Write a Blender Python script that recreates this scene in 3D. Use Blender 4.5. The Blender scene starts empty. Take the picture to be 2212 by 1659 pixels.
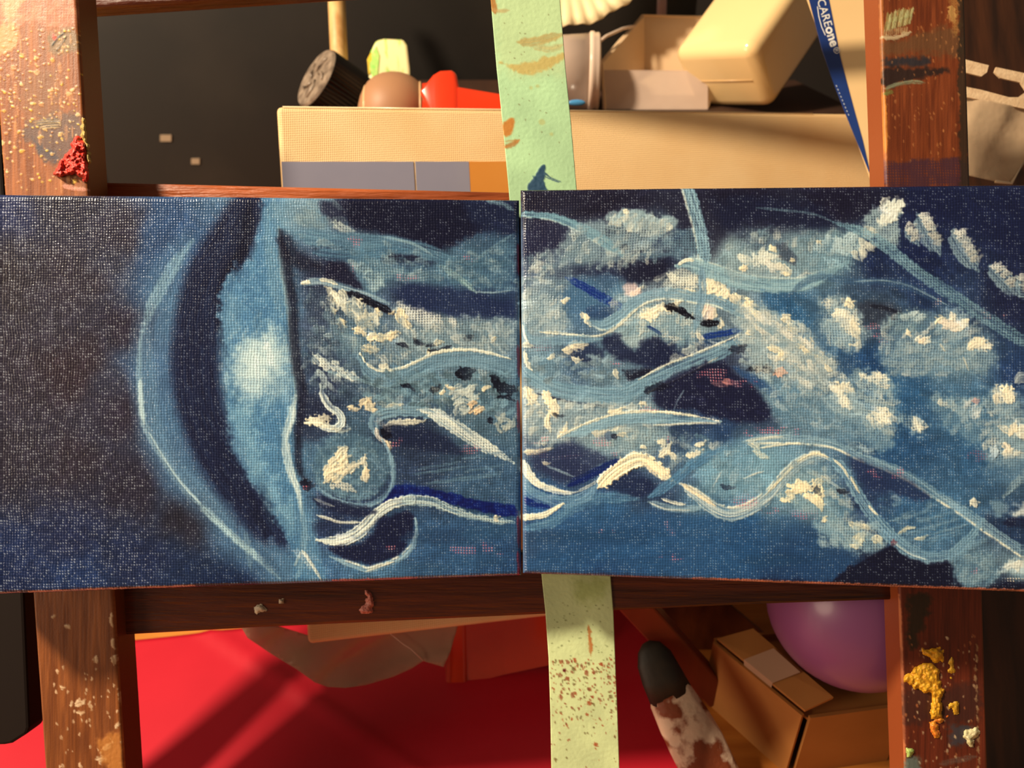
import bpy, bmesh, math, random
import numpy as np
from mathutils import Vector, Matrix

# ------------------------------------------------------------------ camera, light, exposure
F = 1650.0                       # focal length in photo pixels (photo taken as 2212 x 1659)
CX, CY = 1106.0, 829.5
PITCH = math.radians(30)
CAM_H = 0.25                     # camera height above the table top (metres)
SP, CP = math.sin(PITCH), math.cos(PITCH)
scene = bpy.context.scene
COL = scene.collection
cam_data = bpy.data.cameras.new('camera')
cam_data.sensor_width = 36.0
cam_data.lens = F / 2212.0 * 36.0
cam_data.clip_start = 0.01
cam_data.clip_end = 20
cam_data.dof.use_dof = True
cam_data.dof.focus_distance = 0.203
cam_data.dof.aperture_fstop = 15.0
cam = bpy.data.objects.new('camera', cam_data)
COL.objects.link(cam)
cam.location = (0, 0, CAM_H)
cam.rotation_euler = (math.radians(90) - PITCH, 0, 0)
scene.camera = cam

def c2w(v):                      # camera space (right, up, away) -> world
    x, y, z = v
    return Vector((x, y * SP + z * CP, CAM_H + y * CP - z * SP))
def d2w(v):
    x, y, z = v
    return Vector((x, y * SP + z * CP, y * CP - z * SP))
ZOFF = 0.0
def pc(px, py, Z):               # photo pixel at a known distance -> camera space
    Z = Z + ZOFF
    return Vector(((px - CX) * Z / F, (CY - py) * Z / F, Z))
def pt(px, py, Z):
    return c2w(pc(px, py, Z))
def tp(px, py, z=0.0):           # photo pixel -> where its ray meets the table
    k = (CAM_H - z) / (SP - (CY - py) / F * CP)
    return pt(px, py, k)

world = bpy.data.worlds.new('room_light')
scene.world = world
world.use_nodes = True
wb = world.node_tree.nodes['Background']
wb.inputs[0].default_value = (1.0, 0.80, 0.58, 1)
wb.inputs[1].default_value = 0.15

lamp_data = bpy.data.lights.new('desk_lamp_light', 'AREA')
lamp_data.shape = 'DISK'
lamp_data.size = 0.08
lamp_data.energy = 13.0
lamp_data.color = (1.0, 0.81, 0.57)
lamp = bpy.data.objects.new('desk_lamp_light', lamp_data)
COL.objects.link(lamp)
LP = c2w((-0.52, 0.46, -0.20))
lamp.location = LP
lamp.rotation_euler = (c2w((0.0, 0.0, 0.21)) - LP).to_track_quat('-Z', 'Y').to_euler()

side_data = bpy.data.lights.new('side_fill_light', 'AREA')  # added fill light low on the left, stands for no actual lamp
side_data.shape = 'DISK'
side_data.size = 0.55
side_data.energy = 7.0
side_data.color = (1.0, 0.78, 0.54)
side_fill = bpy.data.objects.new('side_fill_light', side_data)
COL.objects.link(side_fill)
side_fill.location = (-1.05, -0.30, 0.42)
side_fill.rotation_euler = (Vector((0, 0.2, 0.1)) - side_fill.location).to_track_quat('-Z', 'Y').to_euler()

scene.view_settings.view_transform = 'Standard'
scene.view_settings.look = 'None'
scene.view_settings.gamma = 1.0
scene.view_settings.exposure = 0.0
scene.view_settings.use_curve_mapping = False

# ------------------------------------------------------------------ helpers
KEY = np.array([1.12, 0.98, 0.80], np.float32)     # brightness of white under the lamp
def lin(c):
    c = np.asarray(c, np.float32)
    return np.where(c <= 0.04045, c / 12.92, ((c + 0.055) / 1.055) ** 2.4)
def alb(r, g, b):
    v = np.clip(lin(np.array([r, g, b]) / 255.0) / KEY, 0.002, 0.93)
    return (float(v[0]), float(v[1]), float(v[2]), 1.0)

def material(name, rgb, rough=0.5, rgb2=None, nscale=60, stretch=(1, 1, 1), bump=0.0, bscale=400, spec=0.5,
             coat=0.0, trans=0.0, metal=0.0, contrast=(0.35, 0.65), alpha=1.0, ior=1.45, bdist=0.0004):
    m = bpy.data.materials.new(name)
    m.use_nodes = True
    nt = m.node_tree
    b = nt.nodes['Principled BSDF']
    b.inputs['Base Color'].default_value = alb(*rgb)
    b.inputs['Roughness'].default_value = rough
    b.inputs['Specular IOR Level'].default_value = spec
    b.inputs['Coat Weight'].default_value = coat
    b.inputs['Coat Roughness'].default_value = 0.12
    b.inputs['Transmission Weight'].default_value = trans
    b.inputs['Metallic'].default_value = metal
    b.inputs['IOR'].default_value = ior
    b.inputs['Alpha'].default_value = alpha
    tc = nt.nodes.new('ShaderNodeTexCoord')
    if rgb2:
        mp = nt.nodes.new('ShaderNodeMapping')
        mp.inputs['Scale'].default_value = stretch
        nz = nt.nodes.new('ShaderNodeTexNoise')
        nz.inputs['Scale'].default_value = nscale
        nz.inputs['Detail'].default_value = 6
        rp = nt.nodes.new('ShaderNodeValToRGB')
        rp.color_ramp.elements[0].position = contrast[0]
        rp.color_ramp.elements[1].position = contrast[1]
        rp.color_ramp.elements[0].color = alb(*rgb)
        rp.color_ramp.elements[1].color = alb(*rgb2)
        nt.links.new(tc.outputs['Object'], mp.inputs[0])
        nt.links.new(mp.outputs[0], nz.inputs['Vector'])
        nt.links.new(nz.outputs[0], rp.inputs[0])
        nt.links.new(rp.outputs[0], b.inputs['Base Color'])
    if bump:
        nz2 = nt.nodes.new('ShaderNodeTexNoise')
        nz2.inputs['Scale'].default_value = bscale
        nz2.inputs['Detail'].default_value = 4
        mp2 = nt.nodes.new('ShaderNodeMapping')
        mp2.inputs['Scale'].default_value = stretch
        bp = nt.nodes.new('ShaderNodeBump')
        bp.inputs['Strength'].default_value = bump
        bp.inputs['Distance'].default_value = bdist
        nt.links.new(tc.outputs['Object'], mp2.inputs[0])
        nt.links.new(mp2.outputs[0], nz2.inputs['Vector'])
        nt.links.new(nz2.outputs[0], bp.inputs['Height'])
        nt.links.new(bp.outputs[0], b.inputs['Normal'])
    return m

def film(name, rgb, opacity, rough=0.12, bump=0.4, bscale=60, gloss=0.35):
    """thin clear plastic: part see-through, part milky, with a glossy skin"""
    m = bpy.data.materials.new(name)
    m.use_nodes = True
    nt = m.node_tree
    out = nt.nodes['Material Output']
    b = nt.nodes['Principled BSDF']
    b.inputs['Base Color'].default_value = alb(*rgb)
    b.inputs['Roughness'].default_value = rough
    b.inputs['Specular IOR Level'].default_value = gloss
    tr = nt.nodes.new('ShaderNodeBsdfTransparent')
    mx = nt.nodes.new('ShaderNodeMixShader')
    tc = nt.nodes.new('ShaderNodeTexCoord')
    nz = nt.nodes.new('ShaderNodeTexNoise')
    nz.inputs['Scale'].default_value = bscale
    nz.inputs['Detail'].default_value = 3
    mr = nt.nodes.new('ShaderNodeMapRange')
    mr.inputs['From Min'].default_value = 0.3
    mr.inputs['From Max'].default_value = 0.7
    mr.inputs['To Min'].default_value = max(0, opacity - 0.15)
    mr.inputs['To Max'].default_value = min(1, opacity + 0.15)
    bp = nt.nodes.new('ShaderNodeBump')
    bp.inputs['Strength'].default_value = bump
    bp.inputs['Distance'].default_value = 0.002
    L = nt.links.new
    L(tc.outputs['Object'], nz.inputs['Vector'])
    L(nz.outputs[0], mr.inputs['Value'])
    L(nz.outputs[0], bp.inputs['Height'])
    L(bp.outputs[0], b.inputs['Normal'])
    L(mr.outputs[0], mx.inputs[0])
    L(tr.outputs[0], mx.inputs[1])
    L(b.outputs[0], mx.inputs[2])
    L(mx.outputs[0], out.inputs['Surface'])
    return m

def tag(o, label=None, cat=None, group=None, kind=None):
    if label: o['label'] = label
    if cat: o['category'] = cat
    if group: o['group'] = group
    if kind: o['kind'] = kind
    return o
def empty(name, loc, label=None, cat=None, group=None):
    o = bpy.data.objects.new(name, None)
    o.empty_display_size = 0.01
    COL.objects.link(o)
    o.location = loc
    bpy.context.view_layer.update()
    return tag(o, label, cat, group)
def link_mesh(name, me, mat, parent=None, smooth=False):
    o = bpy.data.objects.new(name, me)
    COL.objects.link(o)
    if mat: me.materials.append(mat)
    if smooth:
        me.polygons.foreach_set('use_smooth', [True] * len(me.polygons))
    if parent:
        o.parent = parent
        o.matrix_parent_inverse = Matrix.Translation(parent.location).inverted() if parent.type == 'EMPTY' and not parent.parent else parent.matrix_world.inverted()
    return o
def bm_obj(name, bm, mat, parent=None, smooth=False):
    bmesh.ops.recalc_face_normals(bm, faces=bm.faces[:])
    me = bpy.data.meshes.new(name)
    bm.to_mesh(me)
    bm.free()
    return link_mesh(name, me, mat, parent, smooth)
def raw(name, verts, faces, mat, parent=None, smooth=False):
    bm = bmesh.new()
    vs = [bm.verts.new(v) for v in verts]
    for f in faces:
        try: bm.faces.new([vs[i] for i in f])
        except ValueError: pass
    return bm_obj(name, bm, mat, parent, smooth)
def bevel(bm, w, seg=2, angle=0.5):
    es = [e for e in bm.edges if e.is_manifold and e.calc_face_angle(0) > angle]
    bmesh.ops.bevel(bm, geom=es, offset=w, segments=seg, profile=0.5, affect='EDGES', clamp_overlap=True)
def add_box8(bm, p):             # p: 4 front + 4 back corners
    v = [bm.verts.new(q) for q in p]
    for f in ((0, 1, 2, 3), (7, 6, 5, 4), (0, 4, 5, 1), (1, 5, 6, 2), (2, 6, 7, 3), (3, 7, 4, 0)):
        bm.faces.new([v[i] for i in f])
def add_prism(bm, front, back):
    n = len(front)
    a = [bm.verts.new(q) for q in front]
    b = [bm.verts.new(q) for q in back]
    bm.faces.new(a)
    bm.faces.new(b[::-1])
    for i in range(n):
        bm.faces.new((a[i], b[i], b[(i + 1) % n], a[(i + 1) % n]))
def plate(name, pts, thick, mat, parent=None, bev=0.0, smooth=False):
    """slab whose front outline is given as (pixel x, pixel y, distance); thickness goes straight away from the camera axis"""
    fr = [pt(*p) for p in pts]
    t = d2w((0, 0, thick))
    bm = bmesh.new()
    add_prism(bm, fr, [q + t for q in fr])
    bmesh.ops.recalc_face_normals(bm, faces=bm.faces[:])
    if bev: bevel(bm, bev)
    return bm_obj(name, bm, mat, parent, smooth)
def frame_of(axis):
    a = Vector(axis).normalized()
    u = a.orthogonal().normalized()
    return a, u, a.cross(u)
def add_lathe(bm, p0, axis, prof, n=40, ribs=None):
    a, u, w = frame_of(axis)
    rings = []
    for k, (t, r) in enumerate(prof):
        ring = []
        for i in range(n):
            th = 2 * math.pi * i / n
            rr = r
            if ribs and ribs[0] <= k <= ribs[1] and i % 2: rr = r * ribs[2]
            ring.append(bm.verts.new(Vector(p0) + a * t + (u * math.cos(th) + w * math.sin(th)) * rr))
        rings.append(ring)
    for A, B in zip(rings[:-1], rings[1:]):
        for i in range(n):
            bm.faces.new((A[i], A[(i + 1) % n], B[(i + 1) % n], B[i]))
    bm.faces.new(rings[0][::-1])
    bm.faces.new(rings[-1])
def add_tube(bm, pts, r, n=8):
    pts = [Vector(p) for p in pts]
    rings = []
    for k, p in enumerate(pts):
        d = (pts[min(k + 1, len(pts) - 1)] - pts[max(k - 1, 0)])
        a, u, w = frame_of(d)
        rr = r[k] if isinstance(r, (list, tuple)) else r
        rings.append([bm.verts.new(p + (u * math.cos(2 * math.pi * i / n) + w * math.sin(2 * math.pi * i / n)) * rr) for i in range(n)])
    for A, B in zip(rings[:-1], rings[1:]):
        for i in range(n):
            bm.faces.new((A[i], A[(i + 1) % n], B[(i + 1) % n], B[i]))
    bm.faces.new(rings[0][::-1])
    bm.faces.new(rings[-1])

# ------------------------------------------------------------------ brush work: a raster of paint colour, paint height and roughness
RX, RY, RW, RH = -170, -60, 2560, 1790
rng = np.random.default_rng(7)
def vnoise(w, h, sx, sy, seed):
    g = np.random.default_rng(seed).random((int(h / sy) + 3, int(w / sx) + 3)).astype(np.float32)
    x = np.arange(w, dtype=np.float32) / sx
    y = np.arange(h, dtype=np.float32) / sy
    xi = x.astype(int); yi = y.astype(int)
    fx = x - xi; fy = y - yi
    fx = fx * fx * (3 - 2 * fx); fy = fy * fy * (3 - 2 * fy)
    a = g[:, xi] * (1 - fx) + g[:, xi + 1] * fx
    return a[yi] * (1 - fy)[:, None] + a[yi + 1] * fy[:, None]
N2 = vnoise(RW, RH, 2.2, 2.2, 1)
N5 = vnoise(RW, RH, 5, 5, 2)
N14 = vnoise(RW, RH, 14, 14, 3)
N50 = vnoise(RW, RH, 50, 50, 4)
BR = 0.7 * vnoise(700, 400, 34, 1.7, 5) + 0.3 * vnoise(700, 400, 9, 1.7, 6)          # bristle marks, read along a stroke
XX, YY = np.meshgrid(np.arange(RW, dtype=np.float32) + RX, np.arange(RH, dtype=np.float32) + RY)
# plain weave of the canvas cloth (one thread about 0.7 mm)
PITCH_PX = 5.85
wa = XX / PITCH_PX + 0.9 * (N50 - 0.5) + 0.25 * (N14 - 0.5)
wbb = YY / PITCH_PX + 0.9 * (N50[::-1, ::-1] - 0.5) + 0.25 * (N14[::-1] - 0.5)
ia = np.floor(wa); ib = np.floor(wbb)
warp = np.cos(np.pi * (wa - ia - 0.5)) * (0.62 + 0.38 * np.cos(np.pi * (wbb - 0.5) + np.pi * ia))
weft = np.cos(np.pi * (wbb - ib - 0.5)) * (0.55 - 0.45 * np.cos(np.pi * (wa - 0.5) + np.pi * ib))
WEAVE = np.maximum(warp, weft).astype(np.float32)
del wa, wbb, ia, ib, warp, weft

C = np.zeros((RH, RW, 3), np.float32)     # paint colour (display values 0..1)
HT = np.zeros((RH, RW), np.float32)       # paint height in pixels
RO = np.full((RH, RW), 0.36, np.float32)  # roughness
THK = np.zeros((RH, RW), np.float32)      # how far the paint fills the weave

def rgbf(c): return np.array(c, np.float32) / 255.0
def sst(x): x = np.clip(x, 0, 1); return x * x * (3 - 2 * x)
def box(x0, y0, x1, y1):
    return (max(0, int(y0 - RY)), min(RH, int(y1 - RY) + 1), max(0, int(x0 - RX)), min(RW, int(x1 - RX) + 1))
def catmull(p, step=4.0):
    p = np.array(p, np.float32)
    if len(p) < 3:
        q = p
        n = max(2, int(np.hypot(*(p[1, :2] - p[0, :2])) / step))
        t = np.linspace(0, 1, n)[:, None]
        return p[0] * (1 - t) + p[1] * t
    e = np.vstack([2 * p[0] - p[1], p, 2 * p[-1] - p[-2]])
    out = []
    for i in range(1, len(e) - 2):
        n = max(2, int(np.hypot(*(e[i + 1, :2] - e[i, :2])) / step))
        t = np.linspace(0, 1, n, endpoint=False)[:, None]
        a, b, c, d = e[i - 1], e[i], e[i + 1], e[i + 2]
        out.append(0.5 * (2 * b + (c - a) * t + (2 * a - 5 * b + 4 * c - d) * t * t + (3 * b - a - 3 * c + d) * t ** 3))
    out.append(p[-1:])
    return np.vstack(out)
def put(sl, m, col, h=0.0, thick=0.0, rough=None):
    y0, y1, x0, x1 = sl
    col = np.asarray(col, np.float32)
    C[y0:y1, x0:x1] = C[y0:y1, x0:x1] * (1 - m[..., None]) + col * m[..., None]
    if h: HT[y0:y1, x0:x1] = np.maximum(HT[y0:y1, x0:x1] * (1 - 0.5 * m), 0) + h * m
    if thick: THK[y0:y1, x0:x1] = np.maximum(THK[y0:y1, x0:x1], thick * m)
    if rough is not None: RO[y0:y1, x0:x1] = RO[y0:y1, x0:x1] * (1 - m) + rough * m
def stroke(pts, w, col, a=0.95, col2=None, soft=2.0, br=0.45, dry=0.0, h=0.7, edge=None, taper=(0.12, 0.2), thick=0.55, jag=0.5, rough=None, fade=0.0):
    """pts (x,y) or (x,y,width factor); edge = (colour, side -1/0/+1, width px, alpha) leaves a ridge of paint on the stroke's rim"""
    p = [(q[0], q[1], (q[2] if len(q) > 2 else 1.0) * w) for q in pts]
    q = catmull(p)
    m = w * max(1, max((z[2] if len(z) > 2 else 1) for z in pts)) / 2 + 6
    sl = box(q[:, 0].min() - m, q[:, 1].min() - m, q[:, 0].max() + m, q[:, 1].max() + m)
    y0, y1, x0, x1 = sl
    if y1 <= y0 or x1 <= x0: return
    sh = (y1 - y0, x1 - x0)
    best = np.full(sh, 1e9, np.float32); V = np.zeros(sh, np.float32); S = np.zeros(sh, np.float32); Wd = np.zeros(sh, np.float32)
    seg = np.hypot(np.diff(q[:, 0]), np.diff(q[:, 1]))
    cum = np.concatenate([[0], np.cumsum(seg)])
    tot = cum[-1] + 1e-6
    for i in range(len(q) - 1):
        L = seg[i]
        if L < 1e-4: continue
        b = box(min(q[i, 0], q[i + 1, 0]) - m, min(q[i, 1], q[i + 1, 1]) - m, max(q[i, 0], q[i + 1, 0]) + m, max(q[i, 1], q[i + 1, 1]) + m)
        b = (max(b[0], y0), min(b[1], y1), max(b[2], x0), min(b[3], x1))
        if b[1] <= b[0] or b[3] <= b[2]: continue
        X = XX[b[0]:b[1], b[2]:b[3]] - q[i, 0]; Y = YY[b[0]:b[1], b[2]:b[3]] - q[i, 1]
        dx = (q[i + 1, 0] - q[i, 0]) / L; dy = (q[i + 1, 1] - q[i, 1]) / L
        t = np.clip(X * dx + Y * dy, 0, L)
        ex = X - t * dx; ey = Y - t * dy
        d = np.hypot(ex, ey)
        ls = (slice(b[0] - y0, b[1] - y0), slice(b[2] - x0, b[3] - x0))
        k = d < best[ls]
        best[ls] = np.where(k, d, best[ls])
        sg = np.where(dx * Y - dy * X >= 0, d, -d)
        V[ls] = np.where(k, sg, V[ls])
        S[ls] = np.where(k, cum[i] + t, S[ls])
        Wd[ls] = np.where(k, q[i, 2] + (q[i + 1, 2] - q[i, 2]) * t / L, Wd[ls])
    f = S / tot
    tp0 = sst(f / max(taper[0], 1e-3)) if taper[0] else 1.0
    tp1 = sst((1 - f) / max(taper[1], 1e-3)) if taper[1] else 1.0
    half = Wd / 2 * (0.35 + 0.65 * tp0 * tp1)
    nz = (N5[y0:y1, x0:x1] - 0.5) * 2 * jag * min(5, w * 0.2) + (N2[y0:y1, x0:x1] - 0.5) * 2 * jag
    mm = sst((half + nz - best) / soft + 0.5) * (best < 1e8)
    off = int(rng.integers(0, 300))
    bi = BR[(np.clip((V + 200).astype(int) + off, 0, 10000)) % 400, ((S / 1.5).astype(int) + off) % 700]
    a_m = mm * a * (1 - br * sst((0.55 - bi) * 2.2))
    if fade: a_m = a_m * (1 - fade * f ** 1.4)      # loaded start, thinning end
    if dry:
        wv = WEAVE[y0:y1, x0:x1]
        th = dry * (0.35 + 0.65 * f)
        a_m = a_m * sst((wv - th * 0.9 + 0.25 * (N5[y0:y1, x0:x1] - 0.5)) * 3.2)
    c1 = rgbf(col); c2 = rgbf(col2) if col2 is not None else np.clip(c1 * 0.82 + 0.0, 0, 1)
    mixed = c2 + (c1 - c2) * sst(bi * 1.3 - 0.15)[..., None]
    put(sl, a_m, mixed, h * 0.6, thick, rough)
    HT[y0:y1, x0:x1] += a_m * h * (bi - 0.4)
    if edge:
        ec, side, ew, ea = edge
        e = np.exp(-((np.abs(V) - half + ew * 0.6) / ew) ** 2) * (best < half + 3)
        if side: e = e * (V * side > 0)
        nb = N14[y0:y1, x0:x1] * 0.6 + N5[y0:y1, x0:x1] * 0.4
        e = e * ea * sst((nb - 0.22) * 3) * (tp0 * tp1 if not np.isscalar(tp0 * tp1) else 1)
        put(sl, np.clip(e, 0, 1), rgbf(ec), 0.5 * h, 0.5)
        HT[y0:y1, x0:x1] += e * h * 0.7
def poly(pts, col, a=0.9, soft=6.0, jit=6.0, smooth=True, col2=None, dry=0.0, h=0.0, thick=0.2, rough=None):
    p = np.array(pts, np.float32)
    if smooth:
        q = catmull([tuple(r) for r in np.vstack([p, p[:1]])], 12)
        p = q[:-1]
    m = soft + jit + 2
    sl = box(p[:, 0].min() - m, p[:, 1].min() - m, p[:, 0].max() + m, p[:, 1].max() + m)
    y0, y1, x0, x1 = sl
    if y1 <= y0 or x1 <= x0: return
    X = XX[y0:y1, x0:x1]; Y = YY[y0:y1, x0:x1]
    ins = np.zeros(X.shape, bool); dist = np.full(X.shape, 1e9, np.float32)
    n = len(p)
    for i in range(n):
        ax, ay = p[i]; bx, by = p[(i + 1) % n]
        if abs(by - ay) > 1e-6:
            c = ((ay > Y) != (by > Y)) & (X < (bx - ax) * (Y - ay) / (by - ay) + ax)
            ins ^= c
        L2 = (bx - ax) ** 2 + (by - ay) ** 2 + 1e-6
        t = np.clip(((X - ax) * (bx - ax) + (Y - ay) * (by - ay)) / L2, 0, 1)
        dist = np.minimum(dist, (X - ax - t * (bx - ax)) ** 2 + (Y - ay - t * (by - ay)) ** 2)
    dist = np.sqrt(dist)
    sd = np.where(ins, dist, -dist)
    nz = ((N14[y0:y1, x0:x1] - 0.5) * 1.2 + (N5[y0:y1, x0:x1] - 0.5) * 0.9) * jit * 1.3
    mm = sst((sd + nz) / (2 * soft) + 0.5) * a
    if dry: mm = mm * sst((WEAVE[y0:y1, x0:x1] - dry + 0.4 * (N14[y0:y1, x0:x1] - 0.5)) * 3)
    col = rgbf(col)
    if col2 is not None:
        k = sst(N14[y0:y1, x0:x1] * 0.6 + N5[y0:y1, x0:x1] * 0.7 - 0.15)[..., None]
        col = rgbf(col2) * (1 - k) + col * k
    put(sl, mm, col, h, thick, rough)
    if h: HT[y0:y1, x0:x1] += mm * h * (N5[y0:y1, x0:x1] - 0.4) * 1.6
def ell(x, y, rx, ry, ang, col, a=0.9, soft=6, jit=5, **k):
    t = np.linspace(0, 2 * np.pi, 14, endpoint=False)
    ca, sa = math.cos(math.radians(ang)), math.sin(math.radians(ang))
    poly([(x + rx * math.cos(v) * ca - ry * math.sin(v) * sa, y + rx * math.cos(v) * sa + ry * math.sin(v) * ca) for v in t], col, a, soft, jit, smooth=False, **k)
def dab(x, y, ang, L, w, col, a=0.95, h=1.6, col2=None, bend=0.12, br=0.42, **k):
    ca, sa = math.cos(math.radians(ang)), math.sin(math.radians(ang))
    b = bend * L * (1 if rng.random() > 0.5 else -1)
    sm = min(1.0, L / 14.0)
    stroke([(x - ca * L / 2, y - sa * L / 2, 0.85), (x - sa * b, y + ca * b, 1.1), (x + ca * L / 2, y + sa * L / 2, 1.0)], w * (1 + 0.3 * sm), col, a, col2, soft=1.5 + 0.8 * sm, br=br * (0.4 + 0.6 * sm), h=h * (1 - 0.45 * sm), taper=(0.14, 0.35), thick=0.8, jag=0.7 + 0.6 * sm, fade=0.36 * sm, **k)
CREAM = (238, 228, 200); WHITE = (222, 222, 208); SLATE = (112, 144, 164); PALE = (168, 188, 194); NAVY = (24, 27, 54); COBALT = (10, 34, 112)
def cloud(x, y, rx, ry, ang, n, top=WHITE, body=(128, 150, 160), up=-60, size=(22, 11), spread=0.75, lift=0.3, ba=0.75, seed=0):
    """a dabbed cloud: milky body, loaded bristle marks set at its lit rim and dragged inwards"""
    r = np.random.default_rng(seed + int(x) * 7 + int(y))
    ell(x, y, rx, ry, ang, body, ba, 7, 10, dry=0.25, thick=0.4, h=0.3)
    ca, sa = math.cos(math.radians(ang)), math.sin(math.radians(ang))
    lean = math.radians(up)
    for i in range(max(5, int(n * 0.6))):
        th = lean + r.uniform(-1.5, 1.5)
        q = r.uniform(0.55, 1.0); q2 = q - r.uniform(0.45, 0.85)
        def rim(s, t): 
            u, v = s * rx * math.cos(t), s * ry * math.sin(t)
            return x + u * ca - v * sa, y + u * sa + v * ca
        p0 = rim(q, th); p1 = rim((q + q2) / 2, th + r.uniform(-.15, .15)); p2 = rim(q2, th + r.uniform(-.3, .3))
        c = np.clip(np.array(top) * r.uniform(0.9, 1.06), 0, 250)
        stroke([(p0[0], p0[1], .9), (p1[0], p1[1], 1.1), (p2[0], p2[1], 1.0)], size[1] * r.uniform(0.9, 1.5), tuple(c), r.uniform(0.75, 0.98), col2=tuple(np.array(top) * .6 + np.array(body) * .4), soft=2.6, br=0.55, dry=r.choice([0.0, 0.2, 0.35]), h=r.uniform(.5, 1.1), taper=(0.08, 0.3), thick=0.6, jag=1.4, fade=0.8)
def scumble(x0, x1, y0, y1, n, a, gain, angf, w=(8, 20), L=(30, 80), dry=0.0, seed=0):
    """many broken strokes of nearly the local colour, so that no passage is airbrush-smooth"""
    r = np.random.default_rng(seed)
    for i in range(n):
        x = r.uniform(x0, x1); y = r.uniform(y0, y1); an = angf(x, y) + r.normal() * 14
        k = r.uniform(*L) / 2; ca, sa = math.cos(math.radians(an)), math.sin(math.radians(an))
        c = C[int(np.clip(y - RY, 0, RH - 1)), int(np.clip(x - RX, 0, RW - 1))] * 255 * r.uniform(*gain)
        c = np.clip(c + r.uniform(-4, 4), 0, 245)
        bd = r.uniform(-.15, .15) * k
        stroke([(x - ca * k, y - sa * k), (x - sa * bd, y + ca * bd), (x + ca * k, y + sa * k)], r.uniform(*w), tuple(c), a * r.uniform(.5, 1), soft=3, br=.5, dry=dry, h=.25, thick=.1, taper=(.1, .35), fade=.4, jag=1)
def flecks(x, y, rx, ry, dens=0.5, col=(205, 110, 125), ang=0):
    sl = box(x - rx, y - ry, x + rx, y + ry)
    y0, y1, x0, x1 = sl
    X = (XX[y0:y1, x0:x1] - x) / rx; Y = (YY[y0:y1, x0:x1] - y) / ry
    m = sst((1 - X * X - Y * Y) * 2) * sst((WEAVE[y0:y1, x0:x1] - 0.72) * 6) * sst((N14[y0:y1, x0:x1] - (1 - dens)) * 5)
    put(sl, m * 0.85, rgbf(col))
def base(points, x0, x1, y0, y1, top, bot, power=3.4):
    """ground colours laid in broadly before the brush work"""
    st = 6
    gx = np.arange(x0, x1 + st, st, dtype=np.float32); gy = np.arange(y0, y1 + st, st, dtype=np.float32)
    GX, GY = np.meshgrid(gx, gy)
    GX = GX + 26 * (vnoise(GX.shape[1], GX.shape[0], 9, 9, 21) - 0.5) * 2
    GY = GY + 18 * (vnoise(GX.shape[1], GX.shape[0], 9, 9, 22) - 0.5) * 2
    num = np.zeros(GX.shape + (3,), np.float32); den = np.zeros(GX.shape, np.float32)
    for (px, py, c) in points:
        w = 1.0 / ((GX - px) ** 2 + (GY - py) ** 2 + 300) ** (power / 2)
        num += w[..., None] * rgbf(c); den += w
    g = num / den[..., None]
    sl = box(x0, y0, x1, y1)
    xi = (np.arange(sl[2], sl[3]) + RX - x0) / st; yi = (np.arange(sl[0], sl[1]) + RY - y0) / st
    xa = np.clip(xi.astype(int), 0, len(gx) - 2); ya = np.clip(yi.astype(int), 0, len(gy) - 2)
    fx = (xi - xa)[None, :, None]; fy = (yi - ya)[:, None, None]
    o = (g[ya][:, xa] * (1 - fx) + g[ya][:, xa + 1] * fx) * (1 - fy) + (g[ya + 1][:, xa] * (1 - fx) + g[ya + 1][:, xa + 1] * fx) * fy
    # faint vertical and horizontal brush drag
    o = o * (0.9 + 0.2 * N14[sl[0]:sl[1], sl[2]:sl[3], None]) * (0.93 + 0.14 * N2[sl[0]:sl[1], sl[2]:sl[3], None])
    X = XX[sl[0]:sl[1], sl[2]:sl[3]]; Y = YY[sl[0]:sl[1], sl[2]:sl[3]]
    mk = (Y > top(X) - 5) & (Y < bot(X) + 6)
    C[sl[0]:sl[1], sl[2]:sl[3]][mk] = o[mk]
    HT[sl[0]:sl[1], sl[2]:sl[3]][mk] = 0; THK[sl[0]:sl[1], sl[2]:sl[3]][mk] = 0; RO[sl[0]:sl[1], sl[2]:sl[3]][mk] = 0.25

def inside(pts, x, y):
    ok = False
    for i in range(len(pts)):
        (ax, ay), (bx, by) = pts[i], pts[(i + 1) % len(pts)]
        if (ay > y) != (by > y) and x < (bx - ax) * (y - ay) / (by - ay) + ax: ok = not ok
    return ok
def scatter(pts, n, lo, hi, ang, body=None, ba=0.5, L=(16, 36), w=(8, 15), seed=0, spread=30, bias=0.0, a=(0.4, 0.85), soft=14):
    """a worked passage: body tone plus broken bristle strokes ranging from lo to hi"""
    r = np.random.default_rng(900 + seed)
    if body: poly(pts, body, ba, soft, 12, dry=0.15, thick=0.25, h=0.2)
    p = np.array(pts); x0, y0 = p.min(0); x1, y1 = p.max(0)
    k = 0
    for _ in range(n * 6):
        if k >= n: break
        x, y = r.uniform(x0, x1), r.uniform(y0, y1)
        if not inside(pts, x, y): continue
        k += 1
        t = np.clip(r.random() ** 1.3 - bias * (y - y0) / (y1 - y0), 0, 1)
        c = np.array(lo) * (1 - t) + np.array(hi) * t
        an = math.radians(ang + r.normal() * spread); q = r.uniform(*L) / 2; ca, sa = math.cos(an), math.sin(an); bd = r.uniform(-.25, .25) * q
        stroke([(x - ca * q, y - sa * q), (x - sa * bd, y + ca * bd), (x + ca * q, y + sa * q)], r.uniform(*w), tuple(c), r.uniform(*a), col2=tuple(c * .86), soft=2.4, br=.6, dry=r.choice([0, .2, .35, .45]), h=r.uniform(.4, 1.1), taper=(.1, .35), thick=.45, jag=1.2, fade=.55)
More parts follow.
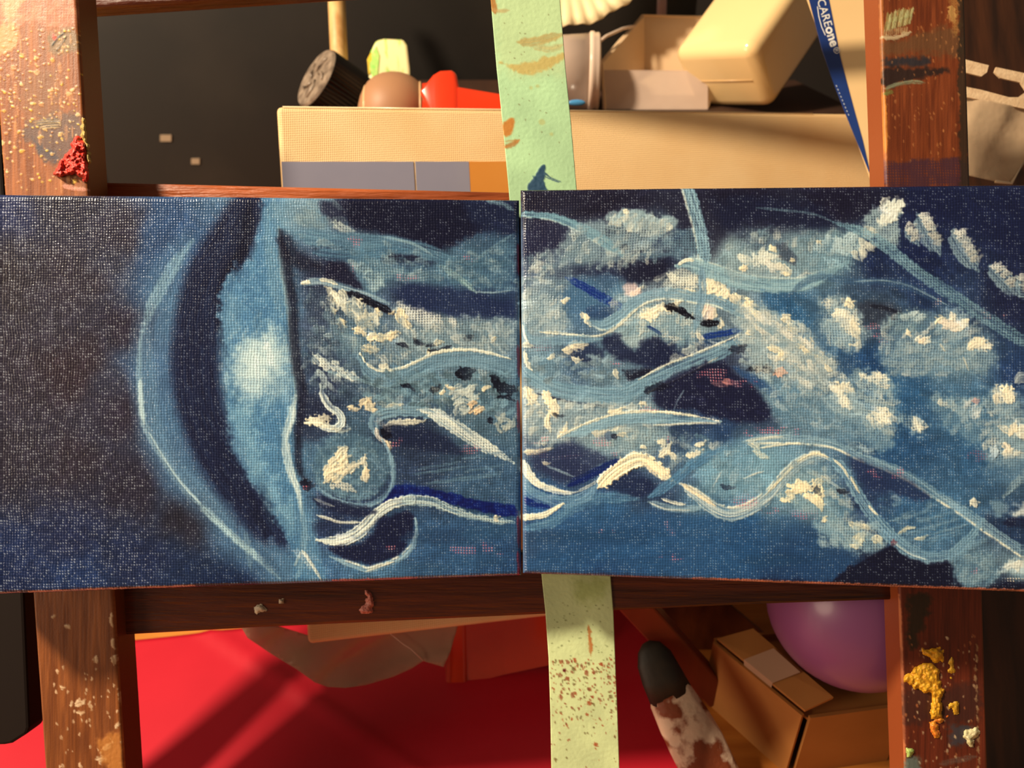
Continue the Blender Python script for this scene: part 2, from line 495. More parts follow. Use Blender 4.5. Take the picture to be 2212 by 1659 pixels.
# ---- easel wood: stain, grain and old paint
def wood(x0, y0, x1, y1, c1, c2, vertical=True, seed=0):
    sl = box(x0, y0, x1, y1)
    h, w = sl[1] - sl[0], sl[3] - sl[2]
    g = vnoise(w, h, 2.2, 46, 60 + seed) if vertical else vnoise(w, h, 46, 2.2, 60 + seed)
    g2 = vnoise(w, h, 9, 120, 70 + seed) if vertical else vnoise(w, h, 120, 9, 70 + seed)
    k = np.clip(g * 0.6 + g2 * 0.5 - 0.05, 0, 1)[..., None]
    C[sl[0]:sl[1], sl[2]:sl[3]] = rgbf(c1) * k + rgbf(c2) * (1 - k)
    HT[sl[0]:sl[1], sl[2]:sl[3]] = (g - 0.5) * 0.5
    RO[sl[0]:sl[1], sl[2]:sl[3]] = 0.38 + 0.15 * g2
    THK[sl[0]:sl[1], sl[2]:sl[3]] = 1.0
wood(-40, -60, 232, 440, (178,98,42), (112,54,22), True, 1)
wood(30, 1235, 330, 1720, (150,82,34), (96,46,18), True, 2)
wood(1890, -60, 2150, 430, (142,66,28), (88,36,16), True, 3)
wood(1920, 1225, 2180, 1720, (120,46,22), (72,26,12), True, 4)
# left leg, upper half: rubbed flesh-pink and ochre paint, dark scrapes, hundreds of pale specks
poly([(-30,-50),(172,-50),(172,52),(60,56),(-30,60)], (198,124,88), 0.75, 8, 10, col2=(170,92,64), dry=0.2, h=0.3)
poly([(-30,50),(30,55),(42,90),(10,112),(-30,110)], (214,150,90), 0.8, 6, 8, h=0.3)
poly([(0,-40),(60,-40),(40,30),(10,30)], (220,160,104), 0.6, 8, 8)
poly([(100,75),(160,60),(168,100),(130,115),(104,112)], (112,92,62), 0.7, 8, 8)
poly([(140,240),(176,255),(180,290),(168,330),(120,350),(90,330),(50,290),(70,260)], (84,64,62), 0.75, 9, 9)
poly([(70,300),(120,330),(118,354),(90,340)], (56,50,62), 0.7, 6, 6)
poly([(60,160),(120,150),(130,240),(70,260),(50,220)], (118,78,50), 0.45, 14, 10)
for i in range(330):
    x = rng.uniform(-8, 184); y = rng.uniform(60, 412) if i > 60 else rng.uniform(150, 290)
    s = rng.uniform(1.2, 4.2) if rng.random() < .9 else rng.uniform(4, 7.5)
    c = [(236,178,96),(244,200,130),(226,150,80),(240,190,60)][int(rng.integers(0,4))]
    dab(x, y, rng.uniform(-30, 30), s * 1.5, s, c, 0.92, 1.6)
for i in range(26):
    x = rng.uniform(0, 170); y = rng.uniform(60, 400)
    stroke([(x, y), (x + 1, y + rng.uniform(14, 40))], rng.uniform(3, 9), (226,150,84), 0.55, soft=3, dry=.2)
for i in range(8):
    y = 262 + i * 2.6; stroke([(70 + i * 3, y), (100, y - 3), (130, y - 5)], 3, (206,170,116) if i % 2 else (60,48,36), 0.8, soft=2, h=1)
stroke([(112,100),(125,82),(140,70)], 4, (24,20,16), .9, soft=2); stroke([(122,110),(134,95),(144,78)], 3, (24,20,16), .9, soft=2); dab(117,82,80,16,7,(226,60,36),.95,1.2); dab(128,92,-50,24,10,(150,110,70),.8,1)
stroke([(135,402),(165,408),(190,410)], 10, (226,150,124), .8, soft=3, dry=.15)
# left leg, lower half
for i in range(70):
    x = rng.uniform(110, 262); y = rng.uniform(1440, 1700)
    s = rng.uniform(1.5, 4.5); dab(x, y, 80 + rng.uniform(-20, 20), s * 2.2, s, (236,196,150), 0.85, 1.4)
for (x,y,an,L,w) in [(116,1330,-40,14,4),(146,1355,30,12,7),(209,1425,85,16,7),(246,1425,75,18,9),(134,1484,20,10,7),(156,1520,-60,14,5),(172,1522,-20,18,9),(182,1516,-60,12,5),(196,1524,80,18,6),(174,1538,0,14,6),(258,1510,85,30,6),(230,1612,-30,20,9),(218,1640,-10,18,9),(252,1566,-60,14,6),(243,1340,85,30,4),(246,1390,80,26,5)]:
    dab(x,y,an,L,w,(232,196,150),0.92,2)
poly([(215,1600),(262,1590),(270,1720),(250,1720),(225,1650)], (196,124,54), .7, 8, 8, h=.8)
for i in range(40):
    y = 1290 + i * 10; stroke([(245 + (y-1290)*0.055, y), (246 + (y-1290)*0.055, y + 8)], rng.uniform(1, 4), (150,96,54), 0.6, soft=2)
# right leg, upper half
stroke([(1903,-50),(1908,200),(1916,394)], 8, (206,124,60), 0.75, soft=3, br=.5, h=.8)
stroke([(1909,200),(1912,250),(1914,330)], 8, (222,136,54), 0.9, soft=2, h=1)
for (x0,y0) in [(1915,46),(1912,62)]:
    for k in range(14):
        stroke([(x0 + k*4, y0 - k*1.2 + 6), (x0 + 3 + k*4.2, y0 - 16 - k*1.2 + rng.uniform(-5,5))], 5, (196,186,122) if k % 3 else (150,128,70), 0.85, soft=2, h=1.2)
stroke([(1906,80),(1935,80),(1966,70)], 10, (206,176,130), .9, soft=3, h=1.2, jag=1.4)
for k in range(12): stroke([(1910+k*4.4,78-k*.6),(1911+k*4.4,64-k*.6)], 3.5, (186,150,100), .8, soft=2, h=1)
poly([(1906,95),(1990,70),(2060,60),(2080,90),(2070,120),(1990,118),(1910,118)], (98,72,44), .6, 10, 9)
poly([(1908,128),(1960,122),(2010,128),(2000,144),(1930,142),(1908,146)], (36,38,44), .85, 6, 6)
poly([(1908,146),(1990,146),(2045,148),(2035,160),(1970,172),(1912,188)], (40,26,22), .9, 5, 6)
stroke([(1912,192),(1940,182),(1970,177),(1998,179)], 8, (140,140,104), .9, soft=3, h=.9); dab(1920,198,-20,20,8,(120,130,60),.8,1)
poly([(2052,-40),(2072,-40),(2074,70),(2055,60)], (170,116,56), .7, 5, 7, dry=.1); dab(2060,30,80,34,14,(214,160,86),.8,1.6)
poly([(1912,350),(2085,345),(2092,400),(1912,400)], (66,36,46), .85, 6, 6, dry=.1)
poly([(2069,-40),(2090,-40),(2094,400),(2076,400)], (46,34,22), .8, 3, 5)
stroke([(1910,340),(1912,370),(1914,394)], 6, (150,100,110), .8, soft=2.5)
for i in range(110):
    x = rng.uniform(1912, 2080); y = rng.uniform(-40, 350); s = rng.uniform(1.2, 3)
    dab(x, y, 80 + rng.uniform(-20, 20), s * 3, s, (206,130,70), 0.6, 1)
# right leg, lower half
stroke([(1943,1286),(1947,1400),(1956,1700)], 7, (206,120,70), .85, soft=2.5, br=.5, h=1)
poly([(1962,1284),(2010,1284),(2000,1330),(1975,1400),(1960,1380)], (34,32,18), .75, 8, 8)
poly([(1952,1480),(2040,1490),(2110,1470),(2110,1560),(2040,1560),(1952,1560)], (52,30,26), .6, 12, 10)
poly([(2050,1570),(2100,1565),(2105,1600),(2060,1610)], (54,62,70), .7, 8, 8)
for i in range(120):
    x = rng.uniform(1955, 2112); y = rng.uniform(1370, 1690); s = rng.uniform(1.2, 4)
    dab(x, y, 80 + rng.uniform(-30, 30), s * 2, s, [(214,170,120),(190,110,60),(230,200,150)][int(rng.integers(0,3))], 0.8, 1.4)
for i in range(14):
    y = 1400 + i * 22; dab(2108 + (y-1400)*.03 + rng.uniform(-2,2), y, 85, 16, 3.5, (190,150,100), .8, 1)
poly([(1955,1635),(1985,1640),(1985,1700),(1955,1700)], (96,116,104), .8, 6, 6)
stroke([(2030,1650),(2070,1642),(2110,1634)], 12, (110,100,90), .5, soft=4, dry=.2)

# ---- masking tape
sl = box(1040, -60, 1280, 470)
C[sl[0]:sl[1], sl[2]:sl[3]] = rgbf((172,200,144)) * (0.95 + 0.1 * N50[sl[0]:sl[1], sl[2]:sl[3], None])
RO[sl[0]:sl[1], sl[2]:sl[3]] = 0.7
sl2 = box(1140, 1200, 1360, 1720)
C[sl2[0]:sl2[1], sl2[2]:sl2[3]] = rgbf((206,210,146)) * (0.94 + 0.12 * N50[sl2[0]:sl2[1], sl2[2]:sl2[3], None])
RO[sl2[0]:sl2[1], sl2[2]:sl2[3]] = 0.7
for s in (sl, sl2):
    HT[s[0]:s[1], s[2]:s[3]] = (N5[s[0]:s[1], s[2]:s[3]] - 0.5) * 0.9 + (N2[s[0]:s[1], s[2]:s[3]] - .5) * .4
    THK[s[0]:s[1], s[2]:s[3]] = 1.0
poly([(1060,-50),(1240,-50),(1240,130),(1180,160),(1080,140)], (190,200,138), .6, 24, 10)
stroke([(1058,-10),(1066,12),(1070,28)], 14, (176,106,40), .9, soft=4, h=0); stroke([(1062,20),(1080,24),(1100,22)], 8, (190,150,90), .6, soft=4, h=0)
stroke([(1120,92),(1160,88),(1216,74)], 18, (186,150,82), .75, soft=5, br=.5, h=0); stroke([(1150,100),(1190,106),(1218,96)], 14, (196,166,100), .6, soft=5, br=.6, h=0)
poly([(1080,135),(1110,138),(1150,132),(1216,114),(1218,128),(1180,148),(1150,160),(1120,156)], (190,158,84), .85, 3.5, 4)
poly([(1086,262),(1105,256),(1114,262),(1108,282),(1092,294),(1086,280)], (190,112,40), .92, 3, 4); stroke([(1090,318),(1106,312),(1122,302)], 11, (186,112,46), .9, soft=3, h=0); stroke([(1090,306),(1104,304),(1120,303)], 4, (196,140,70), .7, h=0)
for (x,y,r) in [(1147,190,4),(1171,264,7),(1191,290,4),(1161,186,4)]: ell(x,y,r,r,0,(176,176,110),.8,2,1)
for i in range(40): dab(rng.uniform(1085,1240), rng.uniform(0,400), rng.uniform(0,90), rng.uniform(2,4), rng.uniform(1.2,2.5), (110,90,50), .7, .2)
poly([(1138,420),(1145,390),(1160,372),(1172,358),(1178,362),(1176,400),(1182,420)], (34,62,86), .95, 2, 4, h=1.5); stroke([(1176,372),(1190,384),(1212,393)], 3, (40,66,90), .85, soft=1.5, h=.8, br=.6); stroke([(1178,382),(1196,390),(1208,394)], 2.5, (60,84,100), .8, soft=1.5, h=.5)
poly([(1240,1250),(1320,1250),(1300,1290),(1250,1300)], (150,160,80), .5, 16, 8)
stroke([(1272,1352),(1274,1385),(1276,1417)], 8, (196,112,50), .9, soft=3, br=.6, h=.3, jag=1.4)
for i in range(330):
    t = rng.random(); x = rng.uniform(1190, 1334); y = 1428 + abs(rng.normal()) * 95 - (x-1190)*.06
    if y > 1700: continue
    s = rng.uniform(1, 3.2) if rng.random() < .9 else rng.uniform(3, 6)
    dab(x, y, 60 + rng.uniform(-30, 30), s * 2, s, [(170,66,30),(150,70,40),(120,96,50)][int(rng.integers(0,3))], .85, .2)
for i in range(50): dab(rng.uniform(1185,1330), rng.uniform(1300,1440), 0, 3, 2, (110,110,60), .7, .1)
ell(1219,1448,4,4,0,(90,10,16),.95,1.5,1)

# keep the wood and tape colours apart from the canvases painted next
EC = np.clip(lin(np.clip(C, 0, 1)) / KEY, 0.002, 0.93).astype(np.float32); ERO = RO.copy(); EH = ((N2 - 0.5) * 0.15 + np.clip(HT, -1, 6) * 0.75).astype(np.float32)
# ---- left canvas
base([(0,440,(46,52,86)),(0,600,(50,44,54)),(0,800,(50,44,58)),(0,1000,(46,41,54)),(0,1200,(32,46,84)),(0,1280,(26,38,72)),
 (150,440,(48,46,62)),(150,600,(52,46,60)),(150,800,(52,41,52)),(150,1000,(50,43,56)),(150,1150,(34,42,74)),(150,1250,(32,50,90)),
 (270,500,(50,46,62)),(270,700,(46,40,56)),(270,900,(48,42,58)),(270,1050,(44,40,56)),(300,1200,(32,42,74)),(400,1230,(32,46,78)),(480,1270,(26,40,72)),(400,1130,(42,40,54)),
 (350,480,(48,76,118)),(390,560,(52,82,122)),(360,660,(70,105,140)),(350,800,(62,92,132)),(360,900,(66,100,136)),(430,1020,(62,92,128)),(520,1130,(72,106,142)),
 (590,450,(105,145,172)),(580,560,(88,134,168)),(545,650,(70,118,158)),(560,720,(88,132,164)),(565,900,(84,134,168)),(580,1000,(92,142,172)),(620,1100,(84,128,162)),(650,1210,(82,124,158)),(690,1250,(60,95,135)),
 (690,450,(100,128,148)),(800,450,(26,30,56)),(1000,450,(30,38,68)),(1090,520,(58,84,110)),(950,500,(24,26,52)),(800,560,(90,122,142)),(1000,570,(72,104,128)),(700,580,(40,46,70)),(900,650,(34,46,80)),(1080,660,(36,52,86)),
 (690,680,(58,70,94)),(760,730,(85,112,132)),(900,730,(125,145,155)),(1050,720,(112,134,148)),(700,800,(48,58,84)),(900,820,(78,108,128)),(1050,850,(80,108,126)),(700,880,(42,52,78)),(760,930,(66,92,116)),(900,960,(42,54,80)),
 (1080,900,(74,100,120)),(1050,1040,(56,84,114)),(900,1020,(46,62,90)),(720,1110,(40,52,84)),(960,1180,(48,82,122)),(1080,1220,(40,72,112)),(800,1260,(70,108,142)),(-120,700,(44,42,60))],
 -170, 1123, 400, 1310, lambda x: 418 + 0.0107 * x, lambda x: 1286 - 0.0363 * x)
scumble(620, 1110, 435, 1240, 260, 0.6, (.75, 1.3), lambda x, y: 20 if y < 700 else -8, seed=1)
scumble(-20, 320, 430, 1270, 120, 0.4, (.85, 1.2), lambda x, y: 88, seed=2)
scumble(330, 640, 430, 1240, 90, 0.4, (.85, 1.2), lambda x, y: 90 if y < 850 else 60, seed=3)
# crescent of a planet: dark band, lit outer rim, pale inner band
stroke([(360,455),(330,540),(305,640)], 60, (50,78,120), 0.5, soft=30, br=0.1, h=0.1, taper=(0,0), thick=0.1)
stroke([(400,520),(350,640),(330,760),(335,880),(370,990),(450,1080),(540,1165),(620,1245)], 90, (78,112,148), 0.6, soft=46, br=0.15, h=0.1, taper=(0.1,0), thick=0.1)
stroke([(548,420,.7),(500,520),(455,600),(430,690),(422,780),(432,870),(465,960),(520,1050),(580,1120),(640,1190,.6)], 104, (22,25,50), 0.93, col2=(26,32,62), soft=34, br=0.12, h=0.1, taper=(0,0.1), thick=0.1, jag=1)
stroke([(540,440),(528,530),(492,600),(478,660),(482,720),(494,770)], 26, (16,18,40), 0.7, soft=16, br=0.1, h=0.1, taper=(0.1,0.3), thick=0.1)
stroke([(414,522),(385,562),(352,612),(326,664),(312,712)], 26, (150,184,198), 0.62, soft=10, br=0.4, dry=0.3, h=0.3, taper=(0.35,0.3))
stroke([(309,700),(301,770),(303,850),(308,905),(326,945),(352,988),(392,1046),(431,1089)], 15, (160,190,204), 0.6, soft=9, br=0.35, dry=0.22, h=0.3, taper=(0.3,0.05))
stroke([(303,820),(306,880),(312,915)], 10, (205,222,220), 0.75, soft=5, h=0.4)
stroke([(323,935),(350,983),(392,1043),(434,1088)], 5, (205,222,222), 0.9, soft=3, h=0.5, taper=(0.2,0.1))
stroke([(430,1088),(475,1132),(515,1169),(556,1204),(604,1250)], 15, (178,206,212), 0.82, soft=8, br=0.3, dry=0.2, h=0.4, taper=(0.1,0.3))
stroke([(318,720),(322,820),(330,900),(365,985),(440,1070),(520,1145)], 34, (104,140,168), 0.45, soft=24, br=0.2, h=0.1, taper=(0.2,0.2), thick=0.1)
poly([(566,416),(610,416),(606,500),(620,600),(630,700),(638,800),(645,880),(630,950),(640,1040),(660,1090),(690,1200),(700,1262),(640,1262),(622,1180),(585,1105),(545,1045),(512,985),(496,930),(491,860),(489,790),(478,710),(475,640),(498,592),(540,560),(560,490)], (82,126,160), 0.9, 7, 8, col2=(66,108,146), thick=0.1)
scumble(500, 640, 440, 1240, 90, 0.5, (.85, 1.3), lambda x, y: 90 if y < 900 else 70, w=(10, 24), L=(40, 100), seed=31)
stroke([(590,430),(588,520),(596,600),(606,680)], 34, (112,150,174), 0.55, soft=16, br=.3, dry=.15, h=.1, thick=.1)
ell(500,690,22,60,4,(116,152,174),0.35,16,10,thick=0.1)
poly([(500,770),(520,740),(560,716),(600,712),(625,740),(632,800),(634,850),(600,870),(540,862),(500,830)], (166,188,192), 0.6, 38, 18, thick=0.1, dry=.1)
ell(552,790,40,52,10,(200,212,206),0.7,34,12,thick=0.1)
ell(590,760,22,40,0,(186,202,200),0.5,20,10,thick=0.1)
poly([(496,880),(540,880),(560,960),(600,1050),(640,1110),(630,1150),(580,1085),(530,1010),(500,940)], (122,162,182), 0.55, 20, 10, thick=0.1, dry=.1)
ell(608,920,18,60,-4,(64,110,150),0.5,14,8,thick=0.1)
stroke([(648,1090),(664,1160),(676,1250)], 44, (92,132,164), 0.5, soft=18, br=.3, h=.1, thick=.1)
stroke([(602,490),(612,590),(626,690),(636,780),(642,860)], 12, (160,188,196), 0.75, soft=6, dry=0.15, h=0.4, taper=(0.2,0))
stroke([(604,498,.8),(616,560,1),(632,650,1),(634,720,1),(642,790,1.1),(652,850,1),(645,940,.8),(646,1010,.8),(664,1046,1)], 22, (22,20,38), 0.74, soft=14, br=0.15, h=0.1, taper=(0.1,0.1), thick=0.1)
stroke([(611,505),(618,525),(640,560),(690,575)], 34, (24,22,42), 0.7, soft=20, br=0.2, h=0.1, taper=(0.1,0.4), thick=0.1)
stroke([(637,855),(630,900),(617,945),(620,985),(630,1025),(643,1060),(652,1110)], 17, (206,214,206), 0.88, col2=(160,180,186), soft=6, br=0.4, h=0.6, taper=(0.15,0.35))
stroke([(652,1095),(658,1160),(650,1220),(640,1250)], 14, (128,162,182), 0.6, soft=7, dry=0.25, h=0.4)
# upper right of the left canvas: sky
poly([(735,424),(1125,424),(1125,500),(1040,500),(960,540),(905,525),(830,505),(772,495),(745,470)], (22,24,48), 0.95, 9, 7)
poly([(1000,424),(1125,424),(1125,498),(1060,505),(1010,470)], (30,40,70), 0.7, 14, 8)
poly([(585,424),(715,424),(700,445),(690,485),(640,500),(600,480)], (104,132,150), 0.6, 14, 8, dry=0.2)
poly([(690,432),(745,428),(745,480),(735,495),(705,475)], (34,36,60), 0.85, 9, 8)
for k in range(16):
    dab(650+rng.random()*90, 440+rng.random()*60, 20+rng.uniform(-30,30), 34, 10, (128,150,160), 0.5, 0.7, dry=0.35)
dab(742,489,28,46,12,(190,198,192),0.85,1.2,dry=0.3)
stroke([(640,505),(690,515),(760,522),(850,528),(940,550),(990,570)], 36, (92,128,150), 0.85, col2=(66,98,124), soft=8, h=0.6, taper=(0.1,0.2))
stroke([(680,545),(740,552),(800,548),(880,540)], 26, (78,116,142), 0.8, col2=(56,88,116), soft=6, h=0.6)
stroke([(826,512),(860,518),(900,530),(935,552)], 6, (140,168,180), 0.8, soft=3)
poly([(752,556),(800,565),(870,575),(980,560),(1060,545),(1108,520),(1110,620),(1030,628),(900,615),(840,612),(800,640),(775,600)], (80,114,136), 0.75, 10, 8, col2=(62,92,118))
poly([(752,560),(800,578),(830,600),(825,622),(800,625),(776,590)], (150,170,174), 0.8, 7, 6, dry=0.2, h=0.4)
poly([(800,562),(880,585),(960,600),(930,610),(840,605)], (128,152,160), 0.55, 9, 7, dry=0.3)
stroke([(838,552),(870,558),(905,556)], 14, (26,28,52), 0.85, soft=6, h=0.1)
poly([(712,566),(744,566),(765,590),(786,624),(770,628),(730,610),(700,590)], (26,26,50), 0.9, 6, 5)
poly([(880,612),(1000,622),(1060,640),(1110,650),(1112,690),(1000,690),(930,672),(860,640)], (32,43,78), 0.85, 10, 8)
stroke([(955,574),(990,600),(1028,631)], 13, (150,180,178), 0.8, soft=4, dry=0.2)
stroke([(1025,630),(1065,632),(1108,627)], 4, (150,172,180), 0.7, soft=2)
stroke([(1005,580),(1052,544),(1108,506)], 7, (120,150,166), 0.75, soft=4, dry=0.2)
stroke([(1052,434),(1082,440),(1112,455)], 11, (112,140,154), 0.75, soft=4, dry=0.2)
stroke([(980,585),(1040,570),(1105,570)], 20, (66,98,122), 0.7, soft=8)
flecks(745,578,24,22,0.6); flecks(765,522,22,14,0.6); flecks(870,599,40,8,0.7); flecks(945,602,16,6,0.7); flecks(1010,556,26,12,0.5)
# lower pale mass and loaded cream dabs
poly([(855,655),(920,680),(990,688),(1110,690),(1110,745),(1020,760),(940,765),(880,745),(850,700)], (138,156,162), 0.75, 9, 8, col2=(104,128,142), dry=0.15, h=0.6, thick=0.6)
poly([(858,652),(905,668),(960,682),(1000,700),(960,712),(900,700),(862,680)], (206,202,190), 0.8, 7, 6, dry=0.25, h=0.5)
for k in range(46):
    dab(870+rng.random()*235, 690+rng.random()*70, 60+rng.uniform(-25,25), 18, 7, (168,180,182) if k%3 else (110,132,146), 0.7, 1.4)
stroke([(650,614),(690,607),(725,616),(790,636),(840,655)], 15, (150,170,178), 0.85, col2=(96,126,148), soft=4)
stroke([(651,613),(662,609),(670,611)], 9, CREAM, 0.9, h=1.2); stroke([(690,604),(712,607),(728,614)], 8, CREAM, 0.9, h=1.4)
stroke([(748,632),(785,646),(815,660),(850,678)], 17, (16,16,32), 0.92, soft=4, h=0.1)
for i,(x,y) in enumerate([(712,634),(728,644),(742,652),(756,662),(768,668),(782,676),(796,684),(808,690),(722,652),(745,668),(765,682),(785,692),(800,700),(738,640),(774,660)]):
    dab(x,y,58+rng.uniform(-14,14),30,13,CREAM if i%3 else (214,206,180),0.95,2.2,col2=(176,170,150))
for (x,y,an,L,w) in [(719,673,70,20,8),(737,703,75,24,14),(775,716,20,24,14),(786,722,60,16,8),(830,722,-8,60,15),(812,733,10,40,12),(846,728,-60,24,9),(800,750,8,38,13),(790,755,-20,20,7),(872,684,70,36,18),(882,700,60,26,10),(816,676,60,22,9),(846,675,-30,16,5),(1068,733,-40,14,6),(948,741,-20,20,8),(925,758,-70,12,6)]:
    dab(x,y,an,L,w,(244,226,184),0.98,3.4,col2=(214,188,146))
for (x,y,an,L,w) in [(905,738,20,26,9),(1015,731,-30,26,10),(950,752,-12,52,8),(870,748,20,30,6),(930,748,0,20,6)]:
    dab(x,y,an,L,w,(18,22,40),0.9,0.2)
stroke([(706,660),(718,690),(742,722),(770,750),(790,775)], 26, (118,144,154), 0.6, col2=(82,108,126), soft=8, dry=0.2)
scatter([(690,640),(760,650),(850,690),(960,700),(1110,700),(1110,770),(950,770),(820,800),(770,760),(710,700)], 120, (84,110,128), (206,204,190), 55, seed=1)
scatter([(680,700),(770,760),(800,810),(1110,800),(1110,905),(1000,900),(850,880),(700,860),(660,800)], 150, (58,82,104), (170,182,184), 20, seed=2, spread=45)
scatter([(660,620),(720,650),(760,740),(740,800),(660,790)], 40, (44,56,80), (104,128,144), 70, seed=3)
scatter([(640,500),(760,500),(950,560),(1100,520),(1100,620),(950,600),(800,600),(740,550)], 70, (62,92,116), (140,160,168), 12, seed=4, spread=18)
# S-wave with cream rim
stroke([(776,770,.8),(794,800),(822,818),(862,814),(903,798),(943,780),(998,774),(1052,780),(1108,797)], 40, (112,142,160), 0.95, col2=(84,116,138), soft=3, br=0.6, h=1.1, taper=(0.2,0))
stroke([(778,764),(794,787),(821,800),(862,796),(903,780),(943,762),(998,755),(1052,761),(1104,776)], 7, (232,222,192), 0.92, col2=(196,192,172), soft=2.5, h=1.6, taper=(0.2,0.15), jag=1)
dab(830,789,-10,24,8,CREAM,0.95,2)
stroke([(700,800),(760,815),(830,838),(880,850)], 7, (130,158,170), 0.7, soft=3)
for (x,y,L) in [(690,776,30),(706,786,30),(722,795,26),(742,803,26),(762,811,20)]:
    dab(x,y,35,L,14,(224,220,200),0.9,1.8,col2=(150,166,172),dry=0.2)
# bristle-worked middle
for k in range(120):
    x=790+rng.random()*320; y=805+rng.random()*85
    dab(x,y,rng.uniform(-50,60),24,9,tuple(np.array((104,134,150))*rng.uniform(0.72,1.25)),0.75,1.3)
for (x,y,an,L,w) in [(1004,802,-10,40,18),(990,812,40,20,9),(1092,832,15,56,18),(1070,820,30,26,8),(940,838,-30,24,9),(1060,905,0,14,10),(880,838,20,30,7),(1092,862,10,40,6)]:
    dab(x,y,an,L,w,(16,18,34),0.92,0.2)
for k in range(14):
    a=rng.uniform(-70,10); dab(1006+rng.uniform(-22,18),862+rng.uniform(-22,20),a,34,8,(206,206,190),0.9,2,col2=(140,150,152))
for k in range(6): dab(1026+rng.uniform(-6,10),880+rng.uniform(-12,12),-50+k*8,24,7,(236,204,160),0.95,3,col2=(190,150,112))
for k in range(9): dab(1096+rng.uniform(-22,12),910+rng.uniform(-14,14),rng.uniform(0,360),22,7,(182,184,172),0.8,1.8)
for (x,y,an,L,w) in [(790,868,-30,26,11),(802,876,60,28,14),(815,888,40,22,9),(765,880,10,26,8),(850,880,0,34,9),(862,876,-20,18,7),(955,846,-60,18,6),(975,836,10,24,7),(1050,840,-30,20,6)]:
    dab(x,y,an,L,w,(240,220,180),0.95,3,col2=(206,178,140))
stroke([(834,850),(846,870),(838,905)], 30, (120,148,160), 0.5, soft=9)
# squiggle
poly([(650,842),(700,870),(720,900),(700,945),(660,950),(648,900)], (36,40,64), 0.6, 10, 6)
stroke([(692,830,.8),(698,856),(712,878),(732,893),(739,910),(727,925),(702,922),(670,904,.6)], 16, (214,216,202), 0.95, col2=(166,180,184), soft=2.5, h=1.6, br=0.55, taper=(0.2,0.15))
dab(690,902,-12,52,15,(240,228,196),0.97,3.2,col2=(206,190,156)); dab(690,921,14,62,10,(232,222,192),0.95,2.6); dab(735,926,6,40,7,(214,208,186),0.9,2)
stroke([(688,800),(700,820),(694,845)], 14, (176,190,190), 0.7, dry=0.2)
# arc
stroke([(812,938),(808,910),(828,893),(875,888),(930,894),(975,917)], 24, (122,152,168), 0.95, col2=(88,118,140), soft=3, br=0.6, h=1, taper=(0.1,0))
stroke([(905,884,.6),(935,893,1),(973,915,1.1),(1022,948,1),(1065,973,.8),(1110,1000,.6)], 28, (222,218,198), 0.93, col2=(164,176,178), soft=3, br=0.5, h=1.2, dry=0.12, taper=(0.2,0.3))
stroke([(830,922),(850,914),(880,912),(918,910)], 12, CREAM, 0.92, h=2, soft=3, jag=1.2, taper=(0.15,0.3))
poly([(826,922),(845,918),(900,922),(940,930),(985,960),(1000,985),(930,975),(870,965),(838,950)], (30,38,66), 0.85, 8, 6)
dab(832,930,-30,24,20,(14,14,30),0.9,0.1)
stroke([(812,925),(818,945),(835,955)], 9, (216,204,190), 0.85, h=1.4)
flecks(850,955,40,14,0.6); flecks(1012,970,30,12,0.5)
dab(838,966,80,24,9,(240,214,174),0.95,3); 
for k in range(9):
    x=930+rng.random()*120; y=975+rng.random()*70
    stroke([(x-45,y+6),(x,y),(x+45,y-9)], 6, (96,128,152), 0.6, soft=3, dry=0.25)
# little moon
ell(762,1008,88,74,0,(84,114,134),0.85,8,8,col2=(66,94,116),h=0.5,thick=0.4)
stroke([(826,950),(842,980),(850,1016),(846,1052),(822,1080),(780,1092),(724,1080),(680,1052)], 11, (134,166,184), 0.85, col2=(100,134,156), soft=4, br=0.5, h=0.9, taper=(0.2,0.15))
stroke([(684,1036),(720,1062),(770,1074),(815,1062)], 18, (112,146,166), 0.6, soft=7, dry=0.15)
for k in range(60):
    t=rng.random()*6.28; r=rng.random(); dab(760+62*r*math.cos(t),1005+50*r*math.sin(t),t*57+90,20,7,tuple(np.array((100,130,148))*rng.uniform(.8,1.2)),0.6,1)
for k in range(10): dab(728+rng.uniform(-20,18),1004+rng.uniform(-28,28)+0,-50+rng.uniform(-20,20),30,13,(240,224,188),0.97,2.6,col2=(206,184,146))
dab(716,1030,-30,30,11,(238,222,186),0.95,2.8); dab(764,1012,-32,46,13,(240,222,186),0.97,3); dab(790,998,85,28,10,(228,216,188),0.95,2.6); dab(793,1026,85,30,14,(240,216,176),0.97,3)
dab(740,1056,14,56,11,(214,206,186),0.9,2,dry=0.2)
dab(664,1045,20,28,14,(20,18,36),0.85,0.1); flecks(660,1054,10,8,0.8)
# cobalt swell and cream wave
poly([(826,1086),(840,1064),(852,1051),(878,1048),(930,1054),(984,1068),(1038,1080),(1112,1094),(1112,1116),(1052,1109),(984,1092),(930,1074),(889,1077),(855,1082)], COBALT, 0.97, 2.5, 3, col2=(8,22,84), h=0.4, thick=0.7, rough=0.3)
stroke([(684,1166,.7),(726,1169,1),(762,1158,1.1),(789,1137,1.1),(816,1109,1),(848,1088,.9),(889,1079,.9)], 24, (224,222,202), 0.97, col2=(176,186,184), soft=2.5, br=0.6, h=1.8, taper=(0.2,0))
stroke([(880,1080,1),(930,1083,.9),(984,1104,.7),(1038,1120,.55),(1110,1129,.5)], 24, (190,198,188), 0.92, col2=(120,150,164), soft=3, br=0.55, h=1.1, dry=0.12, taper=(0,0.1))
dab(1072,1117,0,12,9,(244,226,190),0.97,2.6)
poly([(713,1186),(745,1177),(785,1172),(808,1146),(829,1116),(889,1106),(893,1150),(876,1187),(848,1209),(796,1220),(742,1206)], (24,27,56), 0.9, 6, 5)
